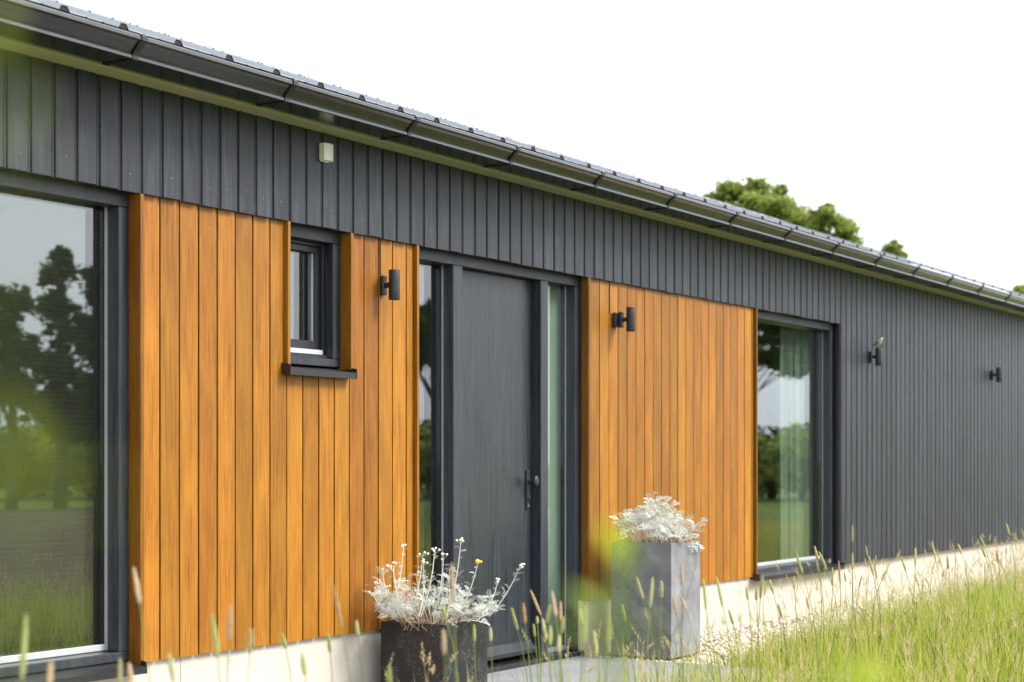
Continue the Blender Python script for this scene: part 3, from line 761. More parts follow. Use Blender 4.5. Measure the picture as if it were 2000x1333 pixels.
# ------------------------------------------------------------------ planters
def planter(x0, x1, y0, y1, h, mat, soil_z, name, label):
    t = .022; r = empty(name, ((x0 + x1) / 2, (y0 + y1) / 2, 0)); tag(r, label, 'planter')
    w, d = (x1 - x0) / 2, (y1 - y0) / 2
    bm = bmesh.new()
    def ring(a, b, z): return [bm.verts.new(p) for p in ((-a, -b, z), (a, -b, z), (a, b, z), (-a, b, z))]
    rs = [ring(w, d, .001), ring(w, d, h), ring(w - t, d - t, h), ring(w - t, d - t, h - .12)]
    bm.faces.new(rs[0][::-1])
    for A, B in zip(rs, rs[1:]):
        for i in range(4): bm.faces.new((A[i], A[(i + 1) % 4], B[(i + 1) % 4], B[i]))
    bm.faces.new(rs[3])
    bmesh.ops.recalc_face_normals(bm, faces=bm.faces[:])
    bmesh.ops.bevel(bm, geom=[e for e in bm.edges], offset=.003, segments=2, affect='EDGES')
    me = bpy.data.meshes.new('box'); bm.to_mesh(me); bm.free(); me.materials.append(mat); put('box', me, r)
    m = MB(); n = 8; vs = [(-w + t + (2 * w - 2 * t) * i / n, -d + t + (2 * d - 2 * t) * j / n, soil_z + random.uniform(-.008, .012)) for i in range(n + 1) for j in range(n + 1)]
    m.add(vs, [(i * (n + 1) + j, (i + 1) * (n + 1) + j, (i + 1) * (n + 1) + j + 1, i * (n + 1) + j + 1) for i in range(n) for j in range(n)])
    m.build('soil', M['soil'], r); return r
planter(7.449, 7.852, -.447, -.035, .400, M['blackpot'], .37, 'planter', 'low square black planter left of the front door')
planter(9.839, 10.267, -.554, -.124, .726, M['concrete'], .70, 'planter', 'tall grey concrete planter right of the front door')

# silvery felted plants
def feather_leaf(L, wd, pairs, seed, lw=.0013):
    rr = random.Random(seed); m = MB(); bend = rr.uniform(.10, .45)
    def pt(s_): return Vector((0, L * s_, -bend * L * s_ * s_))
    for i in range(5):
        a, b = pt(i / 5), pt((i + 1) / 5); r0, r1 = .0022 * (1 - .7 * i / 5), .0022 * (1 - .7 * (i + 1) / 5)
        m.add([a + Vector((-r0, 0, 0)), a + Vector((r0, 0, 0)), b + Vector((r1, 0, 0)), b + Vector((-r1, 0, 0))], [(0, 1, 2, 3)])
    for i in range(pairs):
        s_ = .28 + .72 * i / (pairs - 1); base = pt(s_); w = wd * math.sin(math.pi * (.18 + .70 * s_)) * rr.uniform(.85, 1.15)
        for sd in (-1, 1):
            ang = R(rr.uniform(32, 52)); d = Vector((sd * math.sin(ang), math.cos(ang), rr.uniform(-.05, .3)))
            sdv = Vector((d.y, -d.x, .12)) * lw
            tip = base + d * w; mid = base + d * w * .55
            m.add([base - sdv * .6, base + sdv * .6, mid + sdv * 1.1, mid - sdv * 1.1], [(0, 1, 2, 3)])
            for fk in (-.45, .08, .55):
                e = mid + (d + Vector((d.y, -d.x, 0)) * fk) * w * .5
                m.add([mid - sdv * .9, mid + sdv * .9, e + sdv * .75, e - sdv * .75], [(0, 1, 2, 3)])
    return m.mesh('leaf', M['silver'])
FL = [feather_leaf(.110, .036, 6, i, .0011) for i in range(5)] + [feather_leaf(.070, .024, 5, 10 + i, .0011) for i in range(4)]
BL = [feather_leaf(.115, .040, 6, 30 + i, .0021) for i in range(5)]
def orient(d, roll=0):
    q = Vector(d).normalized().to_track_quat('Y', 'Z'); return (q.to_matrix().to_4x4() @ Matrix.Rotation(roll, 4, 'Y')).to_euler()

def flower_stem(par, pts, heads, ylw, leaf_n=9):
    big = 1.35 if leaf_n > 10 else .8
    m = MB(); m.tube(pts, [.0032] * (len(pts) - 2) + [.0024, .0016], 6); st = m.build('flower_stem', M['silverstem'], par, True)
    P_ = [Vector(p) for p in pts]
    for i in range(leaf_n):
        k = .12 + .8 * i / leaf_n; s_ = k * (len(P_) - 1); a = int(s_); p = P_[a].lerp(P_[min(a + 1, len(P_) - 1)], s_ - a)
        d = Vector((random.uniform(-1, 1), random.uniform(-1, 1), random.uniform(.1, 1)))
        put('leaf', random.choice(FL[5:]), st, p, orient(d, random.uniform(-.5, .5)), ((1.0 - .5 * k) * big,) * 3)
    tip = P_[-1]
    m = MB(); mm = MB()
    for i in range(heads):
        q = tip + Vector((random.gauss(0, .010), random.gauss(0, .010), random.uniform(-.004, .014)))
        m.tube([tip - Vector((0, 0, .012)), q - Vector((0, 0, .003))], .0010, 5)
        lathe(mm, q, (random.gauss(0, .2), random.gauss(0, .2), 1), [(-.004, .002), (-.001, .0062), (.004, .0068), (.007, .004), (.008, .001)], 8)
    m.build('flower_stalk', M['silverstem'], st)
    mm.build('flower_head', M['yellow'] if ylw else M['bud'], st, True)

def silver_plant(root_xyz, half, rz, n_leaf, label, big, seed):
    random.seed(seed); c = Vector(root_xyz); r = empty('silver_leaf_plant', c); tag(r, label, 'plant')
    pool = BL if big else FL
    # dry tangled base
    m = MB()
    for i in range(190 if not big else 60):
        a = random.uniform(0, 6.28); q = math.sqrt(random.random()); b = Vector((half[0] * .85 * q * math.cos(a), half[1] * .85 * q * math.sin(a), -.02))
        d = Vector((math.cos(a) * q * .5 + random.gauss(0, .5), math.sin(a) * q * .5 + random.gauss(0, .5), 1)).normalized(); L = random.uniform(.05, .5 * rz)
        m.tube([b, b + d * L * .5 + Vector((random.gauss(0, .012), random.gauss(0, .012), 0)), b + d * L], [.0028, .002, .0012], 5)
    me = m.mesh('dry_stems', M['dry']); at = me.attributes.new('rnd', 'FLOAT', 'POINT'); at.data.foreach_set('value', [random.random() for _ in range(len(me.vertices))])
    put('dry_stems', me, r)
    m = MB(); leaves = []
    ns = n_leaf // 8
    for i in range(ns):
        a = i * 2.4 + random.uniform(-.3, .3); q = math.sqrt((i + .5) / ns)
        base = Vector((half[0] * .62 * q * math.cos(a), half[1] * .62 * q * math.sin(a), -.02))
        h_ = rz * (1 - .70 * q * q) * random.choice((.55, .75, .9, 1.0, 1.12))
        tip = Vector((half[0] * 1.15 * q * math.cos(a) + random.gauss(0, .035), half[1] * 1.15 * q * math.sin(a) + random.gauss(0, .03), h_))
        mid = base.lerp(tip, .5) + Vector((math.cos(a), math.sin(a), 0)) * .025 * q
        m.tube([base, mid, tip], [.0034, .0026, .0016], 6); leaves.append((base, mid, tip, a))
    m.build('stems', M['silverstem'], r, True)
    for base, mid, tip, a in leaves:
        for j in range(8):
            k = .42 + .58 * (j + random.random()) / 8; p = mid.lerp(tip, k * 2 - 1) if k > .5 else base.lerp(mid, k * 2)
            ang = j * 2.4 + random.uniform(-.4, .4)
            d = Vector((math.cos(ang), math.sin(ang), random.uniform(-.35, .7))) + (tip - base).normalized() * (.1 + .9 * (k - .4)) + Vector((math.cos(a), math.sin(a), 0)) * .25
            sc = (1.02 - .5 * k) * random.uniform(.75, 1.35)
            put('leaf', random.choice(pool), r, p, orient(d, random.uniform(-.9, .9)), (sc,) * 3)
    random.seed(seed + 50)
    return r
pA = silver_plant((7.66, -.24, .385), (.29, .22), .27, 296, 'silvery feathery plant with one yellow flower in the black planter', False, 3)
def local(par, u, v, t): return ray(u, v, t) - par.location
def stem_to(u, v, t, ub, n, yl, ln=9, sag=.02):
    b = local(pA, ub, 1205, t); e = local(pA, u, v, t + random.uniform(-.05, .05))
    pts = [b.lerp(e, k) + Vector((sag * math.sin(k * 3.14) * (1 if u > ub else -1), 0, -sag * .6 * math.sin(k * 3.14))) for k in (0, .25, .5, .75, .92, 1)]
    flower_stem(pA, pts, n, yl, ln)
TA = 9.05
for a in ((900, 1058, 872, 5, 0), (934, 1097, 893, 7, 1), (1015, 1108, 955, 5, 0), (972, 1136, 940, 3, 0), (788, 1068, 762, 4, 0), (826, 1082, 800, 4, 0), (849, 1077, 822, 4, 0), (827, 1100, 818, 4, 0), (866, 1088, 846, 3, 0)):
    stem_to(a[0], a[1], TA + random.uniform(-.12, .12), a[2], a[3], a[4])
for (u, v, ub) in ((735, 1140, 768), (747, 1118, 775), (768, 1105, 790), (742, 1172, 765), (728, 1160, 770), (752, 1190, 772), (758, 1150, 785), (960, 1165, 925), (970, 1190, 930)):
    stem_to(u, v, TA, ub, 2, 0, 14)
pB = silver_plant((10.05, -.34, .715), (.225, .20), .30, 296, 'silvery felted plant with broad lobed leaves in the tall concrete planter', True, 11)
for q_, (dx, dy) in enumerate(((.10, -.20), (.14, -.215), (.06, -.21), (.18, -.19), (.02, -.205))):
    put('leaf', BL[q_ % 5], pB, (dx, dy + .03, .02), orient((.25, -.7, -.45), .2), (.8,) * 3)

# ------------------------------------------------------------------ trees
def crown_mesh(name, centers, n, leaf, mat, seed, flat=.8):
    g = np.random.default_rng(seed); sub = []
    for c in centers:                       # every lobe breaks up into leafy sprays with gaps between them
        k = 26
        d = g.normal(size=(k, 3)); d /= np.linalg.norm(d, axis=1)[:, None]; rr = c[3] * g.uniform(.25, .98, k)
        for dd, q in zip(d, rr): sub.append((c[0] + dd[0] * q, c[1] + dd[1] * q, c[2] + dd[2] * q * flat, c[3] * g.uniform(.10, .24)))
    C_ = np.array([c[:3] for c in sub]); Rr = np.array([c[3] for c in sub])
    wts = Rr ** 2; idx = g.choice(len(C_), n, p=wts / wts.sum())
    d = g.normal(size=(n, 3)); d /= np.linalg.norm(d, axis=1)[:, None]
    rad = g.random(n) ** .5 * Rr[idx] * (1 + np.abs(g.normal(0, .6, n)))
    P = C_[idx] + d * rad[:, None] * np.array([1.15, 1.15, .75])
    pc = np.array([c[:4] for c in centers]); loose = g.random(n) < .07; ip = g.integers(0, len(pc), n)       # loose twigs between the sprays
    P[loose] = (pc[ip, :3] + d * (g.random(n) ** .4 * pc[ip, 3] * 1.08)[:, None] * np.array([1, 1, flat]))[loose]
    a = g.normal(size=(n, 3)); a /= np.linalg.norm(a, axis=1)[:, None]; b = np.cross(a, g.normal(size=(n, 3))); b /= np.linalg.norm(b, axis=1)[:, None]
    s = leaf * g.uniform(.6, 1.35, n)[:, None]
    V = np.stack([P - a * s, P + b * s * .5, P + a * s, P - b * s * .5], 1).reshape(-1, 3)
    F = np.arange(4 * n).reshape(-1, 4); tone = g.normal(0, .16, len(C_))[idx]
    return np_mesh(name, V, F, mat, {'rnd': np.repeat(np.clip(g.normal(.5, .18, n) + tone, 0, 1), 4)})
def tree(loc, lobes, n, leaf, mat, label, group, seed, trunk_r=.22):
    r = empty('tree', loc); tag(r, label, 'tree', group); rr = random.Random(seed)
    m = MB(); zt = max(l[2] for l in lobes)
    m.tube([(0, 0, -.2), (.05, .03, zt * .3), (-.05, .05, zt * .6), (0, 0, zt * .95)], [trunk_r * 1.25, trunk_r, trunk_r * .6, trunk_r * .2], 10)
    for l in lobes:
        z0_ = max(.25 * zt, l[2] - l[3] * 1.2 - .15 * zt); e = Vector(l[:3])
        b_ = Vector((0, 0, min(z0_, zt * .8))); md = b_.lerp(e, .5) + Vector((rr.gauss(0, .15), rr.gauss(0, .15), .1))
        m.tube([b_, md, e], [trunk_r * .45, trunk_r * .28, trunk_r * .08], 7)
        for q in range(4):
            e2 = e + Vector((rr.gauss(0, 1), rr.gauss(0, 1), rr.gauss(0, .7))).normalized() * l[3] * .75
            m.tube([md, md.lerp(e2, .55) + Vector((0, 0, .1)), e2], [trunk_r * .2, trunk_r * .1, .008], 5)
    m.build('trunk', M['bark'], r, True)
    put('crown', crown_mesh('crown', lobes, n, leaf, mat, seed), r); return r
def at(u, v, t): return ray(u, v, t)
# big tree beyond the roof ridge
T0 = 46.0; base = at(1530, 902, T0); 
def lob(u, v, rpx, T, base, dd=0):
    p = at(u, v, T + dd); return (p.x - base.x, p.y - base.y, p.z, rpx * T / FPX)
lobes = [lob(1455, 400, 62, T0, base), (lob(1420, 420, 48, T0, base, 1)), lob(1500, 408, 52, T0, base, -1), lob(1550, 430, 52, T0, base, .6), lob(1600, 440, 48, T0, base, -.5), lob(1645, 462, 40, T0, base), lob(1480, 365, 28, T0, base), lob(1390, 440, 44, T0, base), lob(1362, 455, 34, T0, base), lob(1395, 396, 26, T0, base), lob(1376, 402, 26, T0, base), lob(1430, 372, 24, T0, base), lob(1520, 480, 80, T0, base, 1), lob(1600, 500, 80, T0, base, 1.5), lob(1440, 490, 80, T0, base, 1.5), lob(1668, 500, 40, T0, base), lob(1525, 372, 14, T0, base), lob(1618, 405, 10, T0, base)]
tree((base.x, base.y, 0), lobes, 64000, .06, M['treeleaf'], 'big broad leafy green tree rising behind the roof ridge', 'trees behind the house', 21, .3)
T1 = 66.0; base = at(1742, 902, T1)
lobes = [lob(1742, 488, 20, T1, base), lob(1732, 500, 18, T1, base), lob(1756, 505, 18, T1, base), lob(1740, 530, 34, T1, base), lob(1765, 530, 24, T1, base)]
tree((base.x, base.y, 0), lobes, 14000, .08, M['treeleaf'], 'small distant tree top showing just right of the big tree', 'trees behind the house', 22)
T2 = 62.0; base = at(1992, 902, T2)
lobes = [lob(1992, 580, 26, T2, base), lob(1972, 592, 16, T2, base), lob(2015, 575, 30, T2, base), lob(2000, 620, 40, T2, base)]
tree((base.x, base.y, 0), lobes, 8000, .10, M['treeleaf'], 'distant tree top at the right end of the roof line', 'trees behind the house', 23)

# trees and hedge of the garden opposite the house (they show in the window glass)
def opp(u, v, t):       # point seen by reflection in the glass
    p = ray(u, v, t); return Vector((p.x, .35 - p.y, p.z))
def lobo(u, v, rpx, T, base, dd=0):
    p = opp(u, v, T + dd); return (p.x - base.x, p.y - base.y, p.z, rpx * T / FPX)
TR = 46.0; base = opp(115, 902, TR)
lobes = [lobo(115, 530, 42, TR, base), lobo(118, 500, 20, TR, base), lobo(100, 600, 46, TR, base), lobo(140, 650, 50, TR, base), lobo(110, 720, 55, TR, base), lobo(160, 770, 50, TR, base), lobo(90, 800, 60, TR, base), lobo(150, 830, 55, TR, base)]
tree((base.x, base.y, 0), lobes, 22000, .085, M['treedark'], 'slender garden tree mirrored in the tall left window', 'garden trees mirrored in the windows', 31, .16)
base = opp(20, 902, TR)
lobes = [lobo(20, 590, 44, TR, base), lobo(-20, 640, 60, TR, base), lobo(40, 690, 50, TR, base), lobo(0, 760, 60, TR, base)]
tree((base.x, base.y, 0), lobes, 16000, .085, M['treedark'], 'loose airy garden tree mirrored at the left edge of the tall left window', 'garden trees mirrored in the windows', 32, .14)
base = opp(205, 902, TR)
lobes = [lobo(200, 555, 46, TR, base), lobo(230, 600, 60, TR, base), lobo(195, 690, 46, TR, base), lobo(215, 770, 60, TR, base)]
tree((base.x, base.y, 0), lobes, 24000, .085, M['treedark'], 'dense garden tree mirrored at the right edge of the tall left window', 'garden trees mirrored in the windows', 33, .16)
TR2 = 36.0; base = opp(850, 902, TR2)
lobes = [lobo(838, 640, 42, TR2, base), lobo(862, 690, 42, TR2, base), lobo(815, 690, 36, TR2, base), lobo(850, 610, 30, TR2, base), lobo(900, 650, 50, TR2, base)]
tree((base.x, base.y, 0), lobes, 9000, .08, M['treedark'], 'round crowned garden tree mirrored in the sidelight left of the door', 'garden trees mirrored in the windows', 34, .14)
TR3 = 27.0; base = opp(1430, 902, TR3)
lobes = [lobo(1450, 640, 90, TR3, base), lobo(1530, 660, 75, TR3, base), lobo(1590, 640, 60, TR3, base), lobo(1500, 560, 130, TR3, base), lobo(1400, 600, 120, TR3, base), lobo(1545, 715, 34, TR3, base), lobo(1420, 480, 140, TR3, base)]
tree((base.x, base.y, 0), lobes, 34000, .05, M['treedark'], 'low hanging leafy tree mirrored in the top of the large right window', 'garden trees mirrored in the windows', 35, .04)
def bush(u, v, T, rpx, seed, label):
    base = opp(u, 902, T); rr = random.Random(seed); h = at(0, v, T).z
    w = rpx * T / FPX
    lobes = [(rr.uniform(-w, w), rr.uniform(-w, w), h * rr.uniform(.3, .8), h * rr.uniform(.28, .42)) for _ in range(9)]
    r = empty('shrub', (base.x, base.y, 0)); tag(r, label, 'shrub', 'shrubs of the hedge opposite the house')
    m = MB()
    for l in lobes[:6]: m.tube([(l[0] * .1, l[1] * .1, -.1), (l[0] * .6, l[1] * .6, l[2] * .6), l[:3]], [.05, .035, .01], 6)
    m.build('stems', M['bark'], r); put('crown', crown_mesh('crown', lobes, 5000, .10, M['treedark'] if seed % 2 else M['treeleaf'], seed, 1.0), r)
for i, (u, v) in enumerate(((1440, 845), (1505, 828), (1560, 838), (1620, 830), (1700, 835))):
    bush(u, v, 58 + i % 2 * 3, 45, 60 + i, 'dense rounded green shrub in the hedge mirrored in the large right window')
for i, (u, v) in enumerate(((780, 840), (835, 835), (890, 845), (-30, 800), (40, 820), (110, 812), (180, 815), (250, 805))):
    bush(u, v, 60 + i % 3 * 2, 45, 80 + i, 'dense rounded dark shrub in the hedge across the field, mirrored in the left glass')

# ------------------------------------------------------------------ meadow grass
def blades(n, xy, hgt, wid, lean, mat, name, rnd_mu):
    base = xy; N = len(base); seg = 3
    az = rng.uniform(0, 6.28, N); ld = np.stack([np.cos(az), np.sin(az)], 1); la = rng.uniform(.05, 1, N) * lean
    face = rng.uniform(0, 6.28, N); wv = np.stack([np.cos(face), np.sin(face)], 1)
    V = []
    for k in range(seg + 1):
        s = k / seg; off = ld * (hgt * la * s ** 1.9)[:, None]; z = hgt * s * (1 - .25 * la * s)
        w = wid * (1 - s) ** .6 * (.6 if k == 0 else 1)
        for sg in ((-1, 1) if k < seg else (0,)):
            V.append(np.column_stack([base[:, 0] + off[:, 0] + wv[:, 0] * w * sg * .5, base[:, 1] + off[:, 1] + wv[:, 1] * w * sg * .5, z - .03]))
    V = np.stack(V, 1); nv = V.shape[1]
    q = []
    for k in range(seg - 1):
        a = 2 * k; q += [(a, a + 1, a + 3), (a, a + 3, a + 2)]
    q.append((2 * seg - 2, 2 * seg - 1, 2 * seg))
    F = (np.array(q)[None] + (np.arange(N) * nv)[:, None, None]).reshape(-1, 3)
    cl = .16 * np.sin(base[:, 0] * 5.1 + 2 * np.sin(base[:, 1] * 3.3)) + .12 * np.sin(base[:, 0] * 13.7 - base[:, 1] * 11.1)       # tufts of different age
    rn = np.clip(rng.normal(rnd_mu, .24, N) + cl, 0, 1)
    return np_mesh(name, V.reshape(-1, 3), F, mat, {'rnd': np.repeat(rn, nv)})
def scatter(n, x0, x1, y0, y1, clump=0.0):
    x = rng.uniform(x0, x1, n); y = rng.uniform(y0, y1, n)
    ye = np.where(x > SLAB_X1, -1.02 + .10 * np.sin(x * .9) + .05 * np.sin(x * 2.3), SLAB_Y0 - .03)
    k = y < ye - .02 + .16 * rng.random(n) ** 2 * (x > SLAB_X1)
    return np.column_stack([x, y])[k]
xy = scatter(125000, 9.6, 21, -4.0, -.8)
ye = -1.02 + .10 * np.sin(xy[:, 0] * .9)
h = np.minimum(rng.gamma(5, .052, len(xy)) * np.clip(.42 + .95 * (ye - xy[:, 1]), .4, 1.7), .60)
tag(put('meadow_grass', blades(0, xy, h, rng.uniform(.0035, .0095, len(xy)) * rng.choice([1, 1, .7], len(xy)), .9, M['grass'], 'meadow_grass', .57)), 'bright green unmown meadow grass along the gravel strip', 'grass', kind='stuff')
xy = scatter(9000, 2.2, 9.75, -4.6, -1.0)
xy = xy[np.hypot(xy[:, 0], xy[:, 1] + CAM_D) > 2.4]; h = np.minimum(rng.gamma(6, .034, len(xy)) * rng.choice([1, 1, 1, 1, 2.2], len(xy)), .56)
tag(put('near_meadow_grass', blades(0, xy, h, rng.uniform(.003, .006, len(xy)), .9, M['grass'], 'near_meadow_grass', .55)), 'rough grass between the camera and the paved doorstep', 'grass', kind='stuff')

xy = scatter(4600, 5.0, 9.75, -3.5, -1.86); h = rng.uniform(.34, .60, len(xy)) * rng.choice([1, 1, .8], len(xy))
tag(put('tall_grass', blades(0, xy, h, rng.uniform(.005, .009, len(xy)), .55, M['grass'], 'tall_grass', .62)), 'tall coarse yellow green grass in front of the doorstep and planters', 'grass', kind='stuff')
xy = scatter(5200, 9.7, 20.5, -3.8, -.95); xy = xy[np.sin(xy[:, 0] * 2.3) + np.sin(xy[:, 1] * 4.1 + xy[:, 0] * 1.3) > .25]
tag(put('weeds', blades(0, xy, rng.uniform(.10, .32, len(xy)), rng.uniform(.014, .030, len(xy)), 1.1, M['weed'], 'weeds', .5)), 'darker broad leaved weeds growing in patches in the meadow', 'weeds', kind='stuff')
# fine flowering grass: thin bent culms with loose beige panicles
def culms(n, xy, hgt, name, label):
    V = []; F = []; rn = []
    g = rng
    for (x, y), h_ in zip(xy, hgt):
        az = g.uniform(0, 6.28); ln = g.uniform(.05, .35); dx, dy = math.cos(az) * ln * h_, math.sin(az) * ln * h_
        P = [Vector((x + dx * s * s, y + dy * s * s, h_ * s * (1 - .12 * ln * s) - .03)) for s in (0, .35, .7, 1)]
        f = g.uniform(0, 3.14); wv = Vector((math.cos(f), math.sin(f), 0)); b = len(V); r_ = g.random()
        for i, p in enumerate(P):
            w = .0011 - .0002 * i; V += [p - wv * w, p + wv * w]; rn += [r_, r_]
        F += [(b + 2 * i, b + 2 * i + 1, b + 2 * i + 3, b + 2 * i + 2) for i in range(3)]
        d = (P[3] - P[2]).normalized(); L = g.uniform(.05, .12)
        for q in range(22):
            s = q / 22; c = P[3] - d * L * (1 - s) + Vector((0, 0, -.02 * s * ln * 3)); an = q * 2.4
            sd = Vector((math.cos(an), math.sin(an), .9)); wsp = .016 * (1 - .75 * s) * g.uniform(.5, 1.2)
            e = c + sd * wsp; pr = Vector((-math.sin(an), math.cos(an), 0)) * .0021; b = len(V)
            V += [c - pr * .4, c + pr * .4, e + pr, e - pr]; rn += [r_] * 4; F.append((b, b + 1, b + 2, b + 3))
    return tag(put(name, np_mesh(name, V, F, M['straw'], {'rnd': rn})), label, 'grass', kind='stuff')
xy = scatter(2600, 9.6, 20.5, -3.8, -.95); culms(0, xy, rng.uniform(.25, .68, len(xy)), 'flowering_grass', 'fine straw coloured flowering grass standing through the green meadow')
xy = scatter(520, 4.5, 10.5, -4.0, -1.85); culms(0, xy, rng.uniform(.38, .68, len(xy)), 'near_flowering_grass', 'loose beige flowering grass in front of the doorstep')

# timothy stalks that can be told apart
def head_mesh(mat, seed):
    g = random.Random(seed); m = MB(); k = 9; n = 13; vs = []
    for i in range(n):
        s = i / (n - 1); r = (math.sin(math.pi * min(1, .10 + .90 * s)) ** .45 if s < 1 else 0) * (1 - .12 * s)
        if i == 0: r = .35
        if i == n - 1: r = .12
        for j in range(k):
            t = 2 * math.pi * j / k + i * .35; q = r * (1 + g.uniform(-.16, .2)); vs.append((q * math.cos(t), q * math.sin(t), s))
    m.add(vs, [(i * k + j, i * k + (j + 1) % k, (i + 1) * k + (j + 1) % k, (i + 1) * k + j) for i in range(n - 1) for j in range(k)] + [tuple(range(k)), tuple(range((n - 1) * k, n * k))])
    # bristles
    for i in range(90):
        s = g.uniform(.03, .97); t = g.uniform(0, 6.28); c, sn_ = math.cos(t), math.sin(t); b = Vector((c * .85, sn_ * .85, s)); e = Vector((c * 1.45, sn_ * 1.45, s + .035)); p = Vector((-sn_, c, 0)) * .09
        m.add([b - p, b + p, e], [(0, 1, 2)])
    return m.mesh('seed_head', mat)
HG = [head_mesh(M['head'], i) for i in range(4)]; HBn = [head_mesh(M['headbrown'], 9 + i) for i in range(3)]
def timothy(ut, vt, ub, vb, t, brown=0, wpx=None):
    top = ray(ut, vt, t + random.uniform(-.03, .03)); bot = ray(ub, vb, t); ax = top - bot; L = ax.length
    base = Vector((bot.x - ax.x * random.uniform(.6, 1.6) + random.gauss(0, .03), bot.y - ax.y * 1.2 + random.gauss(0, .03), -.02))
    r = empty('timothy_stalk', base); r['kind'] = 'thing'
    plc = ('before the tall left window' if ub < 230 else 'before the left orange panel' if ub < 735 else 'before the black planter' if ub < 952 else 'before the front door' if ub < 1136 else 'before the concrete planter' if ub < 1372 else 'before the plinth beside the concrete planter' if ub < 1482 else 'below the large right window' if ub < 1645 else 'before the charcoal wall at right' if ub < 1850 else 'at the far right end of the meadow')
    tag(r, ('brownish' if brown else 'green') + ' timothy stalk with a cylindrical seed head ' + plc, 'grass stalk', 'brownish timothy stalks in the meadow' if brown else 'green timothy stalks in the meadow')
    hm = random.choice(HBn if brown else HG); rad = (wpx or random.uniform(.0052, .0068))
    q = ax.normalized().to_track_quat('Z', 'Y').to_euler()
    put('seed_head', hm, r, bot - base, q, (rad, rad, L))
    b0 = Vector((0, 0, 0)); e = bot - base + ax * .1; c1 = b0 + Vector((0, 0, .45 * e.z)); c2 = e - ax.normalized() * .35 * e.length
    pts = [(b0 * (1 - s) ** 3 + c1 * 3 * s * (1 - s) ** 2 + c2 * 3 * s * s * (1 - s) + e * s ** 3) for s in (0, .15, .3, .45, .6, .75, .9, 1)]
    m = MB(); m.tube(pts, [.0022, .0022, .002, .0019, .0018, .0016, .0014, .0013], 6); m.build('stem', M['stalk'], r, True)
    for kx in (.22, .42):
        p = pts[int(kx * 7)]; an = random.uniform(0, 6.28); d = Vector((math.cos(an), math.sin(an), 0)); n_ = Vector((-d.y, d.x, 0)); Lf = random.uniform(.10, .2); m = MB(); vs = []
        for i in range(5):
            s = i / 4; c_ = p + d * Lf * s * .7 + Vector((0, 0, Lf * (.75 * s - .5 * s * s))); w = .0032 * (1 - s) ** .7 + .0002; vs += [c_ - n_ * w, c_ + n_ * w]
        m.add(vs, [(2 * i, 2 * i + 1, 2 * i + 3, 2 * i + 2) for i in range(4)]); m.build('leaf', M['stalk'], r)
TIM = [(52,1200,42,1330,3.6,0),(261,1107,273,1180,4.2,1),(415,1198,425,1285,4.3,0),(451,1181,447,1252,4.6,1),(491,1229,487,1277,4.6,0),(551,1238,558,1267,5.2,0),(650,1142,668,1230,4.6,1),(235,1285,234,1345,4.2,0),(252,1294,258,1345,4.2,1),(641,1238,645,1275,5.4,0),(696,1212,699,1241,5.6,0),
(882,1098,886,1177,4.6,1),(863,1181,873,1213,5.4,0),(866,1229,868,1280,4.6,1),(926,1219,927,1254,6.2,0),(958,1225,959,1253,6.2,0),(999,1186,1011,1231,6.4,0),(1022,1177,1026,1219,6.2,1),(1036,1152,1056,1201,6.4,1),(1049,1204,1050,1219,6.5,0),(1042,1219,1045,1244,6.5,0),(1060,1208,1066,1247,6,0),(1075,1181,1068,1217,5.4,0),(1078,1152,1086,1206,5.2,1),(1095,1174,1095,1213,5.8,1),(1101,1204,1097,1237,5.8,0),(1133,1190,1135,1220,5.6,0),(1143,1180,1142,1260,4.2,0),(1075,1222,1075,1260,5,0),(1092,1240,1092,1276,5,0),
(1243,1127,1256,1170,6.2,0),(1275,1127,1270,1186,5.6,0),(1292,1135,1292,1168,5.8,0),(1331,1098,1332,1144,5.6,1),(1327,1157,1340,1192,6.4,1),(1314,1166,1322,1202,6.2,1),(1374,1131,1379,1192,6,0),(1399,1126,1412,1186,6.4,0),(1457,1144,1461,1173,7.4,0),(1477,1147,1478,1173,7.2,1),(1488,1127,1485,1170,6.6,0),(1503,1132,1511,1160,7.4,0),(1550,1126,1552,1152,8.2,0),(1553,1074,1568,1121,8.2,0),(1591,1066,1597,1095,8.4,1),(1599,1077,1615,1114,8.4,0),(1595,1095,1599,1118,8.4,1),(1665,1025,1665,1059,9,0),(1665,1079,1665,1114,9,0),(1626,1108,1626,1144,8.4,0),(1638,1095,1641,1140,8.6,1),
(1788,1069,1788,1104,9.4,0),(1820,1056,1828,1096,9.6,0),(1760,1087,1770,1118,9.6,0),(1871,1062,1878,1082,10,1),(1914,1046,1925,1073,10.4,0),(1916,1064,1925,1089,10.4,0),(1965,1022,1972,1046,10.6,0),(1994,1033,2001,1055,10.4,0),(1697,1085,1706,1125,9,0),(1706,1091,1713,1133,9,1),(1733,1112,1722,1134,9.4,0),(1946,1075,1950,1102,10.8,1),(1423,1190,1432,1220,7,0),(1520,1180,1527,1206,7.6,0),(1850,1085,1853,1112,10,0),(1575,1165,1580,1190,8,1),(1215,1180,1222,1215,5.6,0),(760,1300,762,1345,4.6,0),(590,1275,596,1320,4.6,0),(330,1275,338,1330,4.0,0),(100,1290,96,1345,3.6,1),(1190,1205,1186,1262,4.8,0),(1160,1230,1166,1280,5,0)]
for q in TIM: timothy(*q)
for i in range(70):
    x = random.uniform(9.8, 17.5); y = meadow_edge(x) - random.uniform(.05, 2.2) * random.random() ** .5; z = random.uniform(.34, .70); L = random.uniform(.05, .095)
    yy = y + CAM_D; d = x * CT + yy * ST; u = 1000 + FPX * (x * ST - yy * CT) / d; vt = HORV - FPX * (z - CAM_H) / d; lp = FPX * L / d
    if u < 1390 or u > 2040: continue
    timothy(u, vt, u + random.uniform(-.25, .4) * lp, vt + lp, d, random.random() < .3, random.uniform(.004, .0055))

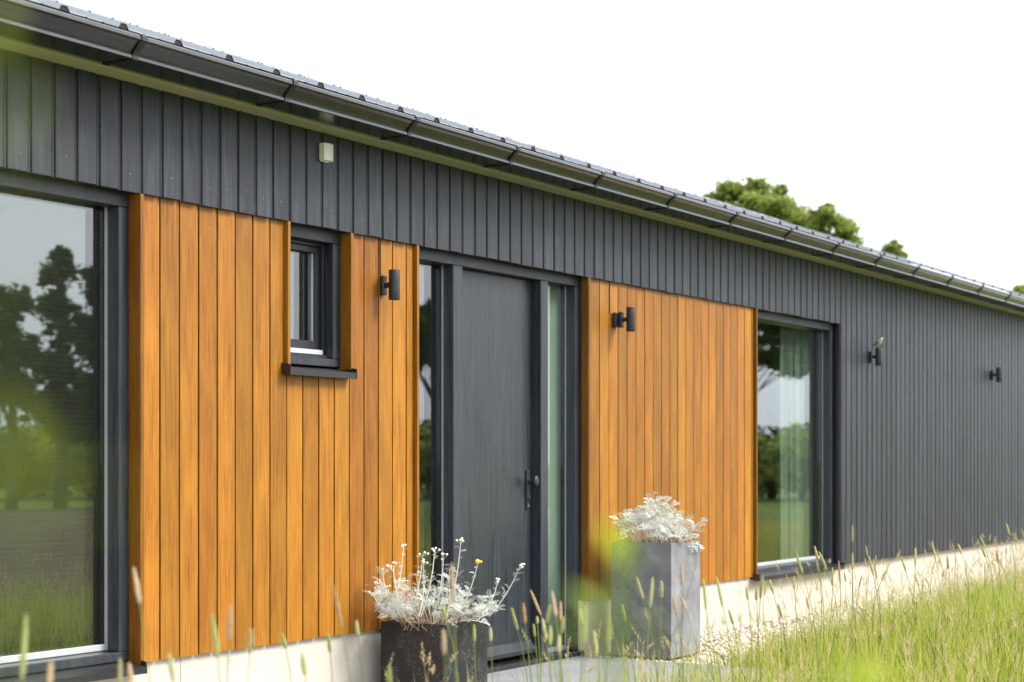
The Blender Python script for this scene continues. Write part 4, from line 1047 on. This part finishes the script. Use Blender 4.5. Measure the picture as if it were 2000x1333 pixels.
# clover flowers
def clover(u, v, t):
    p = ray(u, v, t); r = empty('clover', (p.x, p.y, -.02)); tag(r, 'pink clover flower on a short stem in the green meadow', 'clover', 'pink clover flowers in the meadow')
    e = Vector((0, 0, p.z + .02)); m = MB(); m.tube([(0, 0, 0), e * .6 + Vector((.01, 0, 0)), e], [.0014, .0012, .001], 5); m.build('stem', M['stalk'], r)
    m = MB()
    for i in range(60):
        s = (i + .5) / 60; ph = math.acos(1 - 1.6 * s); an = i * 2.4; d = Vector((math.sin(ph) * math.cos(an), math.sin(ph) * math.sin(an), math.cos(ph))); n_ = d.orthogonal().normalized() * .0016
        a = e + d * .004; b = e + d * .0125; m.add([a - n_ * .5, a + n_ * .5, b + n_, b - n_], [(0, 1, 2, 3)])
    m.build('flower', M['clover'], r)
for q in ((1744, 1226, 9.6), (1846, 1297, 8.6), (1818, 1262, 9), (1780, 1258, 9.2), (1955, 1322, 8.4), (1475, 1330, 8.6), (1595, 1322, 8.6), (1700, 1295, 8.8)): clover(*q)

# yellow hose at the edge of the gravel
m = MB(); m.tube([(12.9, -.93, .02), (13.48, -.84, .028), (14.3, -.80, .03), (15.2, -.76, .03), (16.4, -.82, .03), (17.5, -.9, .02)], .007, 8)
tag(m.build('hose', M['hose'], None, True), 'thin yellow hose lying along the edge of the gravel', 'hose')

# ------------------------------------------------------------------ blurred sprigs close to the camera
def leaf_mesh(L, w):
    m = MB(); n = 8; vs = []
    for i in range(n + 1):
        s = i / n; ww = w * math.sin(math.pi * s ** .8) ** .8 * .5 + .0003; z = -.22 * L * s * s
        vs += [(-ww, L * s, z + ww * .35), (0, L * s, z), (ww, L * s, z + ww * .35)]
    m.add(vs, [q for i in range(n) for q in ((3 * i, 3 * i + 1, 3 * i + 4, 3 * i + 3), (3 * i + 1, 3 * i + 2, 3 * i + 5, 3 * i + 4))]); return m.mesh('leaf', M['leaf'], True)
LM = [leaf_mesh(.05, .026), leaf_mesh(.038, .020), leaf_mesh(.062, .024)]
def sprig(t, spots, label, stem_u):
    top = ray(*spots[0][:2], t); base = Vector((top.x + .03, top.y + .02, -.03)); r = empty('leafy_sprig', base); tag(r, label, 'sprig')
    pts = [Vector((0, 0, 0)), Vector((.01, .01, top.z * .4)), Vector(((top.x - base.x) * .5, (top.y - base.y) * .5, top.z * .75))] + [ray(*p, t) - base for p in stem_u]
    m = MB(); rs = .0035 * t ** 2; m.tube(pts, [rs] * (len(pts) - 1) + [rs * .4], 6); m.build('stem', M['stalk'], r, True)
    for (u, v, k, sc, dx, dz) in spots:
        p = ray(u, v, t + random.uniform(-.02, .02)) - base; d = Vector((ST * dx, -CT * dx, dz)) + Vector((random.gauss(0, .25), random.gauss(0, .25), 0))
        put('leaf', LM[k], r, p, orient(d, random.uniform(-.8, .8)), (sc,) * 3)
sprig(.95, [(1212, 1090, 1, .62, -.2, 1), (1200, 1120, 1, .5, .5, .6), (1172, 1200, 1, .6, -.6, .4), (1165, 1240, 1, .5, -.7, .2), (1238, 1230, 1, .45, .8, .3)], 'out of focus yellow green leafy sprig in front of the concrete planter', [(1200, 1250), (1205, 1150), (1210, 1100)])
sprig(.9, [(1650, 1345, 1, .7, .3, .5), (1690, 1340, 1, .6, .7, .3), (1610, 1345, 1, .5, -.6, .3)], 'out of focus pale green sprig low in the meadow at bottom right', [(1655, 1370), (1650, 1350)])
sprig(.34, [(60, 980, 1, .26, .2, 1), (20, 900, 1, .26, -.3, .8), (170, 980, 1, .2, .7, .4)], 'very blurred green sprig in front of the tall left window', [(75, 1050), (60, 950), (40, 850)])
sprig(.33, [(-10, 230, 1, .24, .2, .8), (30, 330, 1, .16, .6, .3), (-50, 60, 1, .28, 0, 1)], 'very blurred green sprig before the charcoal boards at top left', [(-20, 420), (-25, 280), (-40, 100)])
